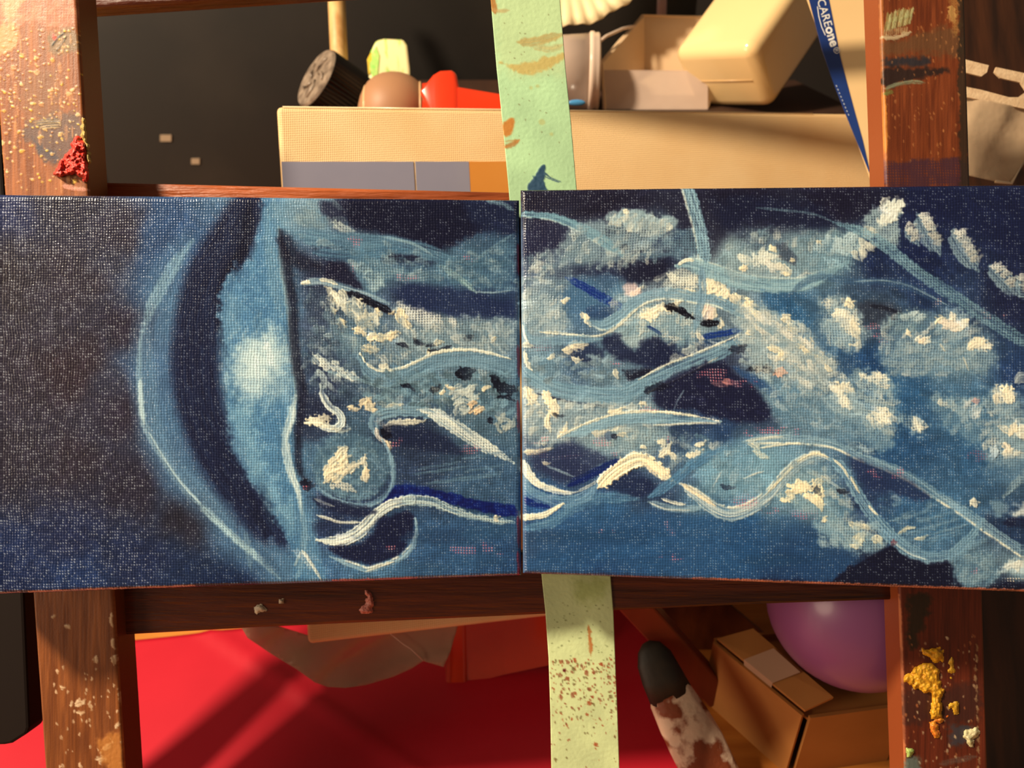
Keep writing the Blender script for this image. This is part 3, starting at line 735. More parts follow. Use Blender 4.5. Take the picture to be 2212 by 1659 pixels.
stroke([(712,1202),(740,1213),(780,1227),(797,1231),(835,1218),(868,1204),(890,1180),(900,1150),(897,1120)], 13, (150,178,190), 0.88, col2=(104,138,162), soft=3, br=0.5, h=1.1, taper=(0.2,0.3), edge=(CREAM,-1,2.5,0.7))
stroke([(790,1234),(822,1222),(850,1213)], 6, CREAM, 0.9, h=1.6)
stroke([(680,1078),(715,1090),(760,1102),(810,1106)], 26, (32,38,68), 0.85, soft=7, h=0.1)
stroke([(680,1077),(700,1086),(722,1094)], 5, (200,204,196), 0.85); stroke([(684,1113),(712,1121),(734,1128),(785,1128)], 6, (214,212,196), 0.88, soft=2.5, h=1.2)
stroke([(652,1188),(668,1210),(694,1252)], 7, (212,212,196), 0.85, h=1.1, dry=0.15); stroke([(651,1190),(645,1204),(637,1222)], 6, (168,188,192), 0.7)
flecks(1010,1180,50,22,0.55); flecks(845,1181,12,8,0.7); flecks(1070,1190,24,14,0.4)
for (x,y,c) in [(985,1155,(40,66,104)),(1030,1210,(48,86,126)),(930,1160,(44,74,112)),(1060,1150,(52,92,130)),(910,1230,(52,88,124))]:
    stroke([(x-60,y+4),(x,y),(x+60,y-3)], 30, c, 0.5, soft=12, br=0.3, h=0.2)
stroke([(560,424),(640,426),(720,430)], 8, (120,150,172), 0.5, soft=4, dry=0.2)
# ---- right canvas
base([(1140,430,(34,32,52)),(1300,430,(30,28,48)),(1600,430,(28,27,48)),(1800,430,(26,26,50)),(2000,430,(26,32,64)),(2200,430,(28,34,62)),
 (1140,560,(42,50,78)),(1250,560,(84,104,122)),(1300,600,(48,60,86)),(1420,590,(30,34,58)),(1250,650,(60,92,124)),(1160,680,(130,148,158)),(1350,640,(92,122,142)),(1380,700,(118,144,156)),(1470,690,(116,140,152)),
 (1160,800,(96,126,146)),(1260,770,(60,84,112)),(1430,760,(34,44,74)),(1330,820,(92,118,136)),(1600,560,(126,144,150)),(1700,560,(114,138,150)),(1800,560,(90,120,138)),(1650,500,(46,54,76)),(1880,560,(28,40,74)),(2000,560,(26,36,72)),
 (2180,520,(28,36,68)),(1700,660,(44,84,122)),(1650,720,(146,160,164)),(1800,720,(40,78,118)),(1870,690,(52,68,90)),(2000,640,(36,54,92)),(2000,700,(70,98,122)),(2050,780,(90,120,142)),(2180,640,(30,36,66)),(2190,800,(36,58,98)),
 (1880,790,(34,66,108)),(1740,780,(136,152,160)),(1540,830,(32,34,62)),(1600,880,(30,34,62)),(1700,860,(84,118,142)),(1800,900,(96,126,148)),(1950,860,(44,84,124)),(2100,870,(62,100,134)),(1950,960,(40,76,116)),(2100,980,(46,84,122)),(2190,940,(108,134,150)),
 (1160,880,(146,156,160)),(1180,990,(60,80,108)),(1300,930,(116,138,148)),(1400,940,(102,128,144)),(1480,920,(40,58,92)),(1230,1000,(42,52,84)),(1400,1050,(44,62,94)),(1350,960,(100,124,140)),(1560,930,(38,62,100)),(1550,1010,(96,134,156)),(1650,1010,(106,144,164)),
 (1600,980,(88,124,148)),(1750,1060,(108,138,152)),(1160,1090,(44,84,132)),(1300,1100,(46,84,124)),(1150,1190,(50,76,110)),(1400,1180,(38,74,116)),(1600,1180,(36,76,120)),(1750,1220,(30,54,94)),(1820,1100,(84,120,146)),(1880,1070,(42,60,96)),(1950,1080,(50,88,126)),
 (2050,1120,(62,102,136)),(2000,1170,(70,108,140)),(1900,1240,(24,28,54)),(2000,1250,(22,26,50)),(2100,1230,(86,116,138)),(2190,1150,(40,60,94)),(2190,1230,(110,136,150)),(2180,1270,(24,28,52)),(1700,1270,(24,36,68)),(1300,1230,(34,62,102)),(2320,600,(28,36,66)),(2320,1000,(46,80,118))],
 1123, 2389, 385, 1310, lambda x: 408 - 0.0100 * (x - 1124), lambda x: 1241 + 0.0372 * (x - 1129))
scumble(1135, 2215, 415, 1230, 620, 0.6, (.75, 1.3), lambda x, y: (30 if x > 1500 else -15) if y < 900 else (0 if y > 1120 else -12), seed=4)
poly([(1124,398),(1900,398),(1880,470),(1700,500),(1600,490),(1530,560),(1460,490),(1430,455),(1330,450),(1260,480),(1190,455),(1130,452)], (28,26,46), 0.7, 14, 10)
poly([(1150,470),(1235,490),(1225,540),(1170,560),(1135,545)], (34,34,60), 0.8, 12, 8)
poly([(1540,430),(1640,420),(1780,450),(1780,500),(1640,480),(1560,500)], (24,30,58), 0.6, 16, 10)
poly([(1950,400),(2390,400),(2390,600),(2200,560),(2100,500),(2000,470)], (24,30,62), 0.7, 20, 10)
# top-left band and first cloud
poly([(1230,495),(1300,480),(1345,545),(1340,566),(1260,570),(1215,545)], (112,132,142), 0.7, 10, 9, dry=0.15)
poly([(1170,548),(1230,545),(1235,590),(1200,625),(1165,600)], (78,100,122), 0.55, 12, 9, dry=0.2)
stroke([(1124,462,.7),(1195,470,.8),(1249,490,1),(1303,520,1.3),(1346,553,1.2)], 20, (108,146,160), 0.92, col2=(84,122,142), soft=3.5, br=0.4, h=0.7, taper=(0.05,0.15), edge=((204,204,188),1,2,0.5))
cloud(1385,505,76,44,0,34,top=(208,206,190),body=(120,140,148),up=-65,size=(26,13),lift=0.2)
for (x,y) in [(1325,466),(1340,474),(1352,463),(1378,464),(1392,472),(1412,478),(1436,476),(1450,484),(1365,485)]:
    ell(x,y,17,12,-10,(140,162,168),0.75,4,4,h=0.7,thick=0.7); dab(x-2,y+8,-55,20,11,(226,216,192),0.9,1.8)
dab(1353,458,-20,12,7,(246,232,196),0.97,2.4)
stroke([(1318,560),(1380,556),(1450,550)], 18, (92,122,142), 0.7, soft=7)
stroke([(1410,535),(1440,515),(1478,500)], 24, (30,44,78), 0.85, soft=7, h=0.1)
poly([(1430,520),(1470,498),(1515,500),(1530,548),(1480,560),(1440,548)], (92,122,140), 0.75, 9, 8, dry=0.25)
dab(1350,535,0,18,10,(18,18,34),0.8,0.1)
poly([(1180,585),(1230,572),(1330,562),(1450,556),(1440,580),(1420,612),(1370,622),(1330,600),(1250,600),(1200,606)], (34,40,66), 0.75, 10, 8)
poly([(1340,560),(1440,560),(1435,600),(1400,618),(1350,600)], (26,26,46), 0.7, 10, 8)
# vertical stroke
stroke([(1484,404,.9),(1496,440,1),(1512,500,1),(1522,560,1),(1526,586,.9)], 29, (138,170,182), 0.92, col2=(98,132,152), soft=4, br=0.4, h=0.7, dry=0.22, taper=(0,0.15), edge=((214,206,184),1,2.5,0.6))
# slate grounds
poly([(1222,600),(1330,600),(1350,660),(1330,690),(1280,690),(1230,640)], (62,96,128), 0.6, 10, 8)
stroke([(1222,599,.7),(1262,620,.9),(1344,667,1.1)], 19, COBALT, 0.95, col2=(14,46,120), soft=3, h=0.5, taper=(0.15,0.05), rough=0.3)
poly([(1126,640),(1170,625),(1200,640),(1222,680),(1215,712),(1160,722),(1126,720)], (148,162,166), 0.75, 9, 9, col2=(108,132,146), dry=0.2, h=0.5)
for k in range(30): dab(1130+rng.random()*90,640+rng.random()*75,-50+rng.uniform(-30,30),20,9,(176,184,182),0.6,1.3)
poly([(1345,672),(1400,660),(1480,690),(1512,720),(1500,752),(1440,745),(1395,735),(1350,742),(1330,710)], (116,142,154), 0.75, 8, 8, col2=(92,120,138), dry=0.1, h=0.5)
poly([(1350,725),(1395,725),(1390,748),(1365,752),(1345,742)], (150,164,166), 0.7, 6, 6, h=0.5)
scatter([(1126,560),(1200,545),(1240,590),(1215,640),(1230,700),(1180,740),(1126,740)], 70, (92,118,136), (206,204,192), -50, body=(122,142,152), ba=.45, seed=11)
scatter([(1225,500),(1320,470),(1420,465),(1460,500),(1440,550),(1340,570),(1230,570),(1200,540)], 80, (92,116,132), (202,200,186), -55, body=(116,136,146), ba=.4, seed=12)
scatter([(1330,640),(1440,590),(1520,590),(1560,640),(1520,720),(1440,740),(1340,740),(1310,690)], 110, (104,132,146), (222,212,192), -35, body=(132,152,158), ba=.5, seed=13)
# navy pockets
poly([(1228,742),(1262,738),(1300,752),(1306,778),(1268,786),(1232,775)], (36,46,74), 0.85, 6, 6)
poly([(1395,728),(1425,726),(1445,750),(1470,778),(1440,796),(1390,790),(1320,770),(1296,730),(1330,722),(1370,755)], (28,34,62), 0.88, 6, 6)
poly([(1345,800),(1410,798),(1400,815),(1360,822)], (20,20,38), 0.85, 5, 5)
poly([(1270,688),(1320,690),(1330,672),(1300,660),(1268,668)], (36,58,96), 0.7, 6, 6)
flecks(1170,745,32,16,0.5,(90,50,70)); flecks(1320,788,26,8,0.6)
# cream masses in the middle
cloud(1472,612,44,32,-25,16,top=(210,204,184),body=(176,178,168),up=-40,size=(26,14),lift=0)
for (x,y,an,L,w) in [(1530,604,-60,40,18),(1542,614,-60,40,18),(1555,626,-55,38,18),(1566,638,-50,30,16),(1528,622,-60,30,14),(1585,650,50,30,16),(1600,662,-50,30,14),(1615,672,40,28,13),(1630,684,40,26,10),(1404,676,-30,36,18),(1420,664,-40,34,14),(1398,684,20,26,10),(1372,628,-30,30,9),(1270,692,70,22,10),(1262,682,60,16,7),(1222,650,-40,18,8),(1556,700,-80,20,9),(1536,676,-70,30,12),(1520,660,-80,40,12),(1480,640,-30,44,14),(1450,660,-20,40,12),(1250,742,0,36,14),(1228,752,-30,26,12)]:
    dab(x,y,an,L,w,(240,224,188),0.95,2.8,col2=(204,186,154))
poly([(1345,618),(1362,612),(1385,625),(1380,640),(1352,636)], (214,180,172), 0.7, 5, 4)
poly([(1520,650),(1540,655),(1540,690),(1522,690)], (214,184,170), 0.6, 6, 4)
scatter([(1560,520),(1640,495),(1760,500),(1860,500),(1880,540),(1800,580),(1720,600),(1620,600),(1540,580)], 110, (92,120,136), (206,202,188), -35, body=(112,136,146), ba=.45, seed=14)
# waves
stroke([(1461,575,.8),(1482,569,1),(1520,580,1),(1561,594,1.05),(1602,608,1.05),(1670,616,1),(1734,614,.95),(1778,595,.8),(1832,566,.6)], 34, (138,166,174), 0.95, col2=(102,136,152), soft=3, br=0.6, h=1.1, taper=(0.12,0.2), edge=((222,216,192),-1,2.2,0.45))
stroke([(1465,572),(1482,562),(1500,563)], 7, (232,222,192), 0.9, h=1.6)
stroke([(1270,694,.9),(1303,702,1),(1336,686,1),(1371,656,1),(1412,637,1),(1453,635,1),(1507,645,.9),(1548,651,.9),(1588,670,.9),(1629,691,1),(1668,714,1),(1706,742,.8)], 26, (120,150,166), 0.94, col2=(92,124,146), soft=3, br=0.6, h=1.1, taper=(0.08,0.15), edge=((226,220,194),1,2.4,0.7))
stroke([(1165,717),(1222,721),(1290,726),(1332,706),(1372,670),(1400,650)], 6, (224,216,190), 0.9, soft=2.5, h=1.5, jag=1)
stroke([(1130,700),(1142,730),(1180,738),(1240,734),(1300,732)], 18, (118,148,164), 0.8, col2=(90,120,142), soft=4, h=0.8)
stroke([(1515,578),(1518,632),(1509,672),(1500,716)], 16, (116,146,164), 0.88, col2=(88,118,140), soft=3, br=0.5, h=0.8, taper=(0.1,0.2))
stroke([(1438,660),(1462,668),(1496,686)], 16, (14,14,28), 0.95, soft=2.5, h=0.3, jag=1.3); ell(1534,699,20,8,-4,(14,14,26),0.95,2,3)
stroke([(1515,727),(1555,722),(1604,712)], 13, (14,46,122), 0.92, soft=3, h=0.4, rough=0.3); stroke([(1398,705),(1412,712),(1428,722)], 7, (16,46,112), 0.9, soft=2.5)
stroke([(1520,738),(1560,740),(1585,730)], 10, (30,60,104), 0.8, soft=4)
dab(1511,732,60,24,9,(232,222,196),0.9,2); dab(1490,752,-30,40,12,(190,194,186),0.8,1.6); dab(1460,775,-25,30,9,(190,194,186),0.7,1.6)
stroke([(1126,790,.7),(1150,814,.8),(1195,838,.9),(1263,852,1),(1320,856,1.05),(1360,848,1.05),(1398,828,1),(1480,792,.95),(1561,756,.9),(1622,724,.7)], 38, (118,148,164), 0.96, col2=(86,120,142), soft=3, br=0.65, h=1.2, taper=(0.06,0.12))
stroke([(1380,820),(1430,792),(1480,772),(1540,748),(1600,722)], 5, (226,218,192), 0.85, soft=2.5, h=1.5, jag=1); stroke([(1400,848),(1450,824),(1500,800),(1550,772)], 5, (220,212,188), 0.8, soft=2.5, h=1.4, jag=1)
stroke([(1160,850),(1230,868),(1300,876)], 5, (26,34,60), 0.8, soft=2.5)
for k in range(46): dab(1135+rng.random()*200,772+rng.random()*56,rng.uniform(-60,60),20,8,tuple(np.array((128,150,162))*rng.uniform(.72,1.25)),0.7,1.4)
for (x,y,an,L,w) in [(1332,806,80,22,9),(1246,775,10,22,8),(1136,748,0,30,6),(1141,778,70,40,7),(1133,850,50,26,14),(1190,770,-40,16,7)]:
    dab(x,y,an,L,w,(232,220,190),0.9,2.2)
stroke([(1128,700),(1133,725),(1142,742)], 5, (220,218,204), 0.85, h=1.4); stroke([(1130,760),(1138,790),(1150,800)], 5, (224,218,196), 0.85, h=1.4)
# bank of cloud running down to the right
poly([(1600,640),(1636,668),(1693,685),(1722,722),(1766,752),(1800,790),(1775,826),(1700,812),(1640,790),(1600,760),(1590,700)], (150,164,168), 0.8, 9, 9, col2=(122,144,154), dry=0.15, h=0.6, thick=0.5)
for k in range(70):
    t=rng.random(); x=1618+t*170+rng.uniform(-22,22); y=668+t*125+rng.uniform(-20,34)
    dab(x,y,40+rng.uniform(-25,25),28,11,(214,208,192) if rng.random()<.55 else (150,164,168),0.8,1.8,dry=rng.choice([0,.25]))
for (x,y,an,L,w) in [(1622,662,60,34,16),(1634,680,40,26,12),(1700,692,10,22,14),(1710,706,40,26,10),(1690,770,-30,28,14),(1732,748,-50,20,12),(1624,712,-30,24,12),(1676,760,30,40,12),(1745,758,30,30,9),(1768,776,40,24,9),(1790,795,40,20,7)]:
    dab(x,y,an,L,w,(244,226,186),0.95,3,col2=(216,192,152))
stroke([(1630,690),(1680,725),(1735,762)], 13, (128,154,166), 0.75, soft=4, br=.5)
dab(1686,807,-10,24,14,(236,170,140),0.9,2); dab(1645,802,5,60,12,(16,16,30),0.85,0.1); dab(1596,750,-10,36,12,(20,22,40),0.85,0.1)
poly([(1580,790),(1610,800),(1680,850),(1690,870),(1640,840),(1600,815)], (36,66,112), 0.8, 6, 5)
scatter([(1590,640),(1640,660),(1720,690),(1790,760),(1840,850),(1780,870),(1700,850),(1620,800),(1580,740)], 150, (120,144,156), (226,216,196), 40, seed=15, L=(18, 40), w=(9, 17))
# navy wedge
poly([(1412,845),(1440,822),(1500,790),(1560,785),(1600,815),(1640,845),(1668,905),(1600,910),(1540,900),(1480,885),(1418,880)], (27,29,56), 0.9, 7, 6)
flecks(1545,812,46,18,0.6); flecks(1612,828,30,12,0.5); dab(1570,826,10,16,10,(226,140,130),0.8,1.4)
stroke([(1478,842),(1465,864),(1456,884)], 3, (120,140,160), 0.7, soft=2)
dab(1420,842,-10,60,12,(18,20,38),0.8,0.1)
# slate bank right of the wedge
poly([(1640,842),(1700,835),(1790,850),(1880,900),(1925,960),(1880,972),(1800,945),(1740,930),(1690,905)], (92,124,146), 0.7, 12, 9, dry=0.2, h=0.3)
for k in range(40): dab(1660+rng.random()*230,848+rng.random()*100,30+rng.uniform(-30,30),26,10,(128,152,166),0.45,0.9,dry=0.35)
scatter([(1650,840),(1780,840),(1880,890),(1930,960),(1860,980),(1760,930),(1680,900)], 90, (76,108,132), (160,176,182), 35, seed=16)
# hooked top clouds
cloud(1800,545,70,40,-30,26,top=(168,184,186),body=(106,134,148),up=-50,size=(28,12),lift=0.1)
cloud(1630,570,66,34,-10,30,top=(216,210,190),body=(128,146,152),up=-55,size=(26,11),lift=0.1)
poly([(1676,532),(1700,530),(1718,552),(1716,572),(1698,566),(1684,552)], (50,58,76), 0.72, 7, 8); dab(1668,538,35,20,9,(246,224,180),0.97,3); dab(1690,584,40,40,14,(226,216,192),0.92,2.2); dab(1670,572,30,40,14,(214,208,192),0.85,2); dab(1606,577,-20,22,9,(246,216,170),0.95,2.6); dab(1712,563,0,9,7,(240,220,180),0.9,2); dab(1700,590,20,14,7,(240,220,180),0.9,2); dab(1769,524,30,12,6,(230,214,180),0.9,2)
stroke([(1634,449),(1700,455),(1755,462),(1802,480)], 5, (110,140,156), 0.7, soft=2.5, dry=0.25)
poly([(1862,475),(1890,452),(1920,434),(1944,440),(1950,462),(1938,486),(1945,530),(1905,535),(1880,500)], (138,158,164), 0.85, 5, 6, dry=0.15, h=0.6, thick=0.6)
for k in range(16): dab(1922+rng.uniform(-16,20),456+rng.uniform(-18,22),-50+rng.uniform(-20,20),30,13,(224,222,206),0.92,2)
for k in range(8): dab(1880+rng.uniform(-14,60),500+rng.uniform(-16,24),-40,26,11,(150,168,172),0.7,1.3,dry=.3)
for k in range(10): dab(1866+rng.uniform(-20,20),522+rng.uniform(-22,30),60+rng.uniform(-20,20),24,10,(206,202,184),0.8,1.8)
def comma(x0,y0,x1,y1,w,n):
    stroke([(x0,y0,.8),((x0+x1)/2-4,(y0+y1)/2-2,1.1),(x1,y1,.7)], w, (136,156,164), 0.85, col2=(96,122,140), soft=5, dry=0.25, h=0.7, taper=(0.1,0.25))
    dx,dy=x1-x0,y1-y0; L=math.hypot(dx,dy)
    for i in range(n):
        t=(i+.5)/n*0.8
        dab(x0+dx*t+dy/L*w*0.28,y0+dy*t-dx/L*w*0.28,-18+rng.uniform(-12,12),24,11,tuple(np.array((222,216,202))*(1-.28*t)),0.9,1.8,dry=0.15)
comma(1985,465,2030,548,40,7); comma(2060,500,2112,584,42,7); comma(2140,575,2205,640,36,5); comma(1958,490,1985,530,20,3); comma(2200,600,2230,650,30,4)
# broad dry stroke and thin arc
stroke([(1796,478,.6),(1856,498,.8),(1910,530,1),(1978,584,1),(2046,630,1.05),(2127,685,1.1),(2220,742,1.1),(2330,800,1)], 25, (118,150,162), 0.9, col2=(84,118,138), soft=4, br=0.4, dry=0.42, h=0.6, taper=(0.1,0))
stroke([(1700,640),(1760,600),(1845,608),(1910,608),(1965,620),(2005,639),(2052,664)], 15, (56,86,120), 0.6, soft=6)
stroke([(1845,608),(1910,606),(1965,618),(2005,637),(2048,660)], 4, (140,166,180), 0.8, soft=2)
poly([(1848,655),(1900,650),(1950,672),(1945,700),(1880,700),(1845,680)], (48,54,70), 0.8, 7, 6); stroke([(1880,660),(1920,668),(1950,678)], 9, (30,32,48), 0.8, soft=4)
flecks(2010,650,30,14,0.5,(200,170,165)); flecks(1905,730,26,14,0.6); flecks(1885,705,20,8,0.7); flecks(2140,680,40,12,0.4,(180,130,135))
scatter([(1772,650),(1830,640),(1870,700),(1862,750),(1800,752),(1768,710)], 46, (128,150,160), (236,222,196), 60, body=(130,152,162), ba=.6, seed=17)
scatter([(1905,690),(2000,675),(2110,690),(2150,750),(2140,800),(2000,812),(1905,800)], 110, (100,128,146), (206,202,190), -20, body=(108,134,150), ba=.5, seed=18)
scatter([(1790,830),(1860,800),(1930,830),(1935,900),(1925,960),(1870,930),(1810,890)], 80, (108,136,152), (232,222,200), 30, body=(118,144,158), ba=.5, seed=19)
scatter([(2000,855),(2120,850),(2200,840),(2215,890),(2120,960),(2040,920)], 60, (80,114,140), (196,198,190), -40, body=(92,124,146), ba=.4, seed=20)
scatter([(2130,930),(2215,900),(2300,920),(2300,1010),(2215,1010),(2130,1000)], 50, (104,132,150), (230,220,200), -50, body=(120,144,156), ba=.5, seed=21)
# right-hand puffs
def puff(x,y,rx,ry,n,ang=0,up=-60,top=(240,224,194),body=(134,156,166)):
    cloud(x,y,rx,ry,ang,n,top=top,body=body,up=up,size=(22,11),lift=0.35,spread=0.7)
puff(1820,702,44,44,26,20); dab(1834,658,35,24,14,(248,230,190),0.97,3.2); dab(1850,712,70,40,14,(240,224,192),0.92,2.2); dab(1845,742,-5,26,5,(228,218,192),0.9,1.6)
puff(1960,692,44,24,12,-20,top=(178,190,188),body=(104,130,142)); puff(2058,706,40,30,20,0); dab(2032,692,-30,20,12,(246,228,188),0.97,3); dab(2055,697,0,44,16,(240,220,196),0.95,2.2)
poly([(1905,745),(1980,735),(2080,745),(2141,760),(2140,792),(2040,800),(1960,805),(1910,780)], (112,138,154), 0.7, 12, 9, dry=0.2, h=0.3)
puff(1992,740,28,18,10,0); puff(2112,750,32,22,16,0); dab(2110,745,-20,40,16,(246,226,190),0.95,2.6); dab(1963,718,60,16,8,(244,226,190),0.95,2.6); dab(1992,736,-20,16,9,(244,214,180),0.95,2.6)
for k in range(26): dab(1915+rng.random()*220,748+rng.random()*50,rng.uniform(-40,40),26,10,(150,168,174),0.45,1,dry=0.35)
stroke([(2030,742),(2042,760)],3,(226,214,186),.8); stroke([(2080,770),(2092,800)],3,(226,214,186),.8); dab(1755,735,60,16,4,(246,226,190),.9,1.4)
puff(1888,826,44,24,18,10,up=-70); dab(1820,842,5,46,16,(238,222,190),0.93,2.4); puff(1815,862,34,26,18,30); puff(1886,892,48,30,34,32,up=15); puff(1972,912,36,20,16,25,up=-20)
poly([(1850,900),(1900,920),(1930,960),(1905,975),(1870,950)], (104,134,154), 0.6, 8, 8, dry=0.25)
puff(2040,868,34,12,12,25,up=60); poly([(2010,872),(2110,860),(2125,900),(2110,950),(2060,930),(2020,900)], (98,130,152), 0.65, 9, 8, dry=0.3); puff(2095,890,26,26,10,0,top=(196,198,194))
puff(2165,866,34,34,24,-10); dab(2175,855,70,40,18,(246,230,196),0.95,2.8); dab(2150,864,80,24,10,(240,222,190),0.93,2.4)
puff(2190,940,38,34,24,0); puff(2175,985,40,22,20,0); dab(2152,975,-80,30,12,(190,206,214),0.95,4); dab(2172,968,60,26,12,(246,226,196),0.96,3.4); dab(2185,925,-70,26,14,(246,226,190),0.95,2.6)
poly([(2125,990),(2212,985),(2260,1040),(2180,1050),(2130,1030)], (78,110,138), 0.5, 12, 8)
dab(2205,818,-40,26,12,(196,200,196),0.85,1.6); dab(2175,840,-30,18,9,(244,226,190),.9,2.4); dab(2108,866,0,14,10,(232,170,160),.8,1.6)
flecks(2110,985,26,14,0.6,(130,70,90)); flecks(1690,932,60,12,0.6); 
# ---- lower right canvas
scatter([(1128,860),(1250,870),(1400,870),(1440,930),(1360,975),(1250,960),(1140,960)], 110, (96,120,136), (216,208,190), -30, body=(134,150,156), ba=.4, seed=22)
scatter([(1340,935),(1500,940),(1600,965),(1560,1010),(1480,1020),(1380,985)], 50, (76,108,132), (190,192,184), -20, seed=23)
poly([(1128,860),(1200,862),(1260,880),(1340,880),(1400,870),(1420,892),(1330,905),(1250,940),(1200,960),(1140,945)], (150,162,164), 0.75, 8, 8, col2=(112,134,146), dry=0.1, h=0.6, thick=0.5)
for k in range(46): dab(1135+rng.random()*240,868+rng.random()*70,rng.uniform(-70,40),24,9,(190,192,182) if k%2 else (118,140,152),0.75,1.8)
for (x,y,an,L,w) in [(1190,878,60,46,14),(1196,890,20,26,8),(1187,912,85,36,9),(1150,855,60,36,18),(1180,862,70,36,14),(1214,930,-60,40,6),(1234,925,-20,50,5),(1330,885,-20,40,8),(1388,874,10,16,7)]:
    dab(x,y,an,L,w,(240,222,184),0.95,3,col2=(204,184,150))
dab(1208,896,10,26,6,(30,34,50),0.85,0.1)
stroke([(1212,942,.6),(1258,930,.9),(1331,907,1),(1412,902,1),(1480,906,.9),(1556,912,.5)], 27, (126,156,170), 0.95, col2=(94,128,150), soft=3, br=0.55, h=1.1, taper=(0.1,0.25))
stroke([(1212,942),(1257,919),(1331,894),(1412,889),(1480,895),(1552,909)], 6, (234,222,190), 0.93, soft=2.5, h=1.8, taper=(0.08,0.25), jag=1)
stroke([(1412,918),(1450,917),(1500,914),(1555,914)], 5, (214,208,188), 0.8, soft=2.5, h=1.2)
poly([(1270,935),(1330,925),(1400,925),(1450,935),(1420,970),(1350,975),(1280,965)], (118,142,152), 0.6, 9, 8, dry=0.15)
dab(1318,938,40,24,14,(90,112,140),0.9,1.6); dab(1326,944,60,14,8,(24,26,44),0.9,0.1); dab(1296,932,-10,34,10,(222,208,180),0.9,2); dab(1328,926,-25,20,5,(236,226,196),.9,2); dab(1345,940,10,20,8,(230,214,180),.9,2)
flecks(1300,955,26,12,0.7); flecks(1155,947,36,12,0.6); flecks(1200,980,70,14,0.6); flecks(1460,950,24,18,0.5); flecks(1325,990,30,16,0.6); flecks(1650,935,50,14,0.7); flecks(1402,884,24,6,0.8)
stroke([(1132,977,1),(1160,976,1),(1195,968,.6)], 12, (230,216,184), 0.92, h=1.8, soft=3)
poly([(1150,985),(1230,955),(1280,975),(1330,990),(1290,1010),(1230,1040),(1180,1030),(1150,1005)], (40,48,80), 0.8, 9, 7)
stroke([(1180,1006),(1210,1018),(1240,1030)], 5, (130,152,166), 0.7, soft=3)
for (x,y,an,L,w) in [(1428,958,20,22,10),(1436,972,-50,40,12),(1450,985,50,26,9),(1390,967,0,12,7),(1512,958,-25,24,7),(1500,978,-20,40,10),(1630,966,40,34,12),(1645,980,20,34,9),(1655,990,0,14,6),(1180,1000,5,16,5)]:
    dab(x,y,an,L,w,(238,224,190),0.92,2.6)
# blue grounds and bottom band
poly([(1150,1150),(1300,1110),(1450,1110),(1560,1125),(1700,1120),(1760,1135),(1800,1180),(1870,1215),(1830,1260),(1500,1245),(1250,1235),(1135,1230)], (36,72,114), 0.6, 20, 12)
for k in range(14):
    y=1120+rng.random()*110; x=1180+rng.random()*560
    stroke([(x-90,y+5),(x,y),(x+90,y-4)], 26, tuple(np.array((38,76,118))*rng.uniform(.8,1.2)), 0.45, soft=12, br=0.35, h=0.2)
stroke([(1126,1205),(1150,1140),(1200,1160)], 60, (56,74,104), 0.35, soft=30, dry=0.2, h=.1)
flecks(1450,1205,30,10,0.7); flecks(1310,1150,20,12,0.5); flecks(1450,1140,30,20,0.4,(170,130,150))
stroke([(1135,1080),(1165,1086),(1200,1084)], 26, (14,36,108), 0.9, soft=6, h=0.2)
stroke([(1228,1049),(1270,1028),(1310,1008),(1345,992)], 18, (12,34,100), 0.92, soft=4, h=0.4, rough=0.3)
poly([(1295,1055),(1340,1025),(1370,1015),(1410,1040),(1425,1055),(1380,1075),(1330,1062)], (30,40,72), 0.85, 6, 5)
stroke([(1130,1142,.8),(1190,1128,1),(1240,1095,1),(1300,1075,1),(1380,1078,.8)], 24, (90,128,154), 0.85, col2=(62,100,134), soft=6, dry=0.15, h=0.5)
stroke([(1130,998,1.1),(1140,1022,1),(1168,1048,.7),(1222,1064,.45),(1250,1062,.4)], 22, (228,220,196), 0.95, col2=(170,180,184), soft=3, h=1.6, taper=(0.1,0.2))
stroke([(1128,1030),(1150,1066),(1210,1084),(1260,1074),(1295,1045)], 24, (112,146,168), 0.85, col2=(74,110,142), soft=5, h=0.7)
stroke([(1140,1020),(1168,1046),(1222,1063)], 7, (226,218,194), 0.9, h=1.6); stroke([(1248,1062),(1268,1052),(1292,1038)], 6, (206,208,196), .85, h=1.2)
stroke([(1130,1118,1.1),(1176,1111,1),(1218,1087,.7)], 13, (232,220,188), 0.94, h=1.7, soft=3, taper=(0,0.25))
stroke([(1294,1052,.9),(1322,1024,1.1),(1366,996,1.15),(1395,995,1),(1425,1018,.95),(1456,1040,.7)], 28, (246,226,184), 0.98, col2=(214,190,152), soft=2.5, br=0.4, h=2.2, taper=(0.06,0.12), jag=1, edge=((250,234,196),0,2.5,0.6))
stroke([(1470,1044,.7),(1507,1072,.9),(1539,1097,1.1),(1575,1110,1.15),(1615,1100,1.1),(1659,1072,1),(1690,1036,.95),(1722,1004,.9),(1764,984,.8),(1797,994,.6)], 27, (190,194,186), 0.95, col2=(112,140,158), soft=3, br=0.75, h=1.4, taper=(0.08,0.1), edge=((236,220,186),-1,2.4,0.7))
stroke([(1472,1044),(1507,1068),(1545,1092)], 9, (236,214,176), 0.9, h=1.6); stroke([(1655,1068),(1690,1030),(1722,998),(1760,980),(1790,988)], 7, (238,220,180), 0.9, h=1.6)
stroke([(1404,1074),(1436,1052),(1466,1030),(1507,998),(1565,968)], 22, (84,126,158), 0.92, col2=(60,100,136), soft=4, br=0.5, h=0.7, taper=(0.15,0.25))
stroke([(1402,1084),(1440,1096),(1478,1100),(1520,1096)], 14, (140,168,182), 0.75, soft=5); stroke([(1430,1077),(1452,1085),(1480,1090)], 7, (224,218,196), .85, h=1.4); stroke([(1404,1086),(1440,1100),(1490,1102)], 4, (206,208,196), .75)
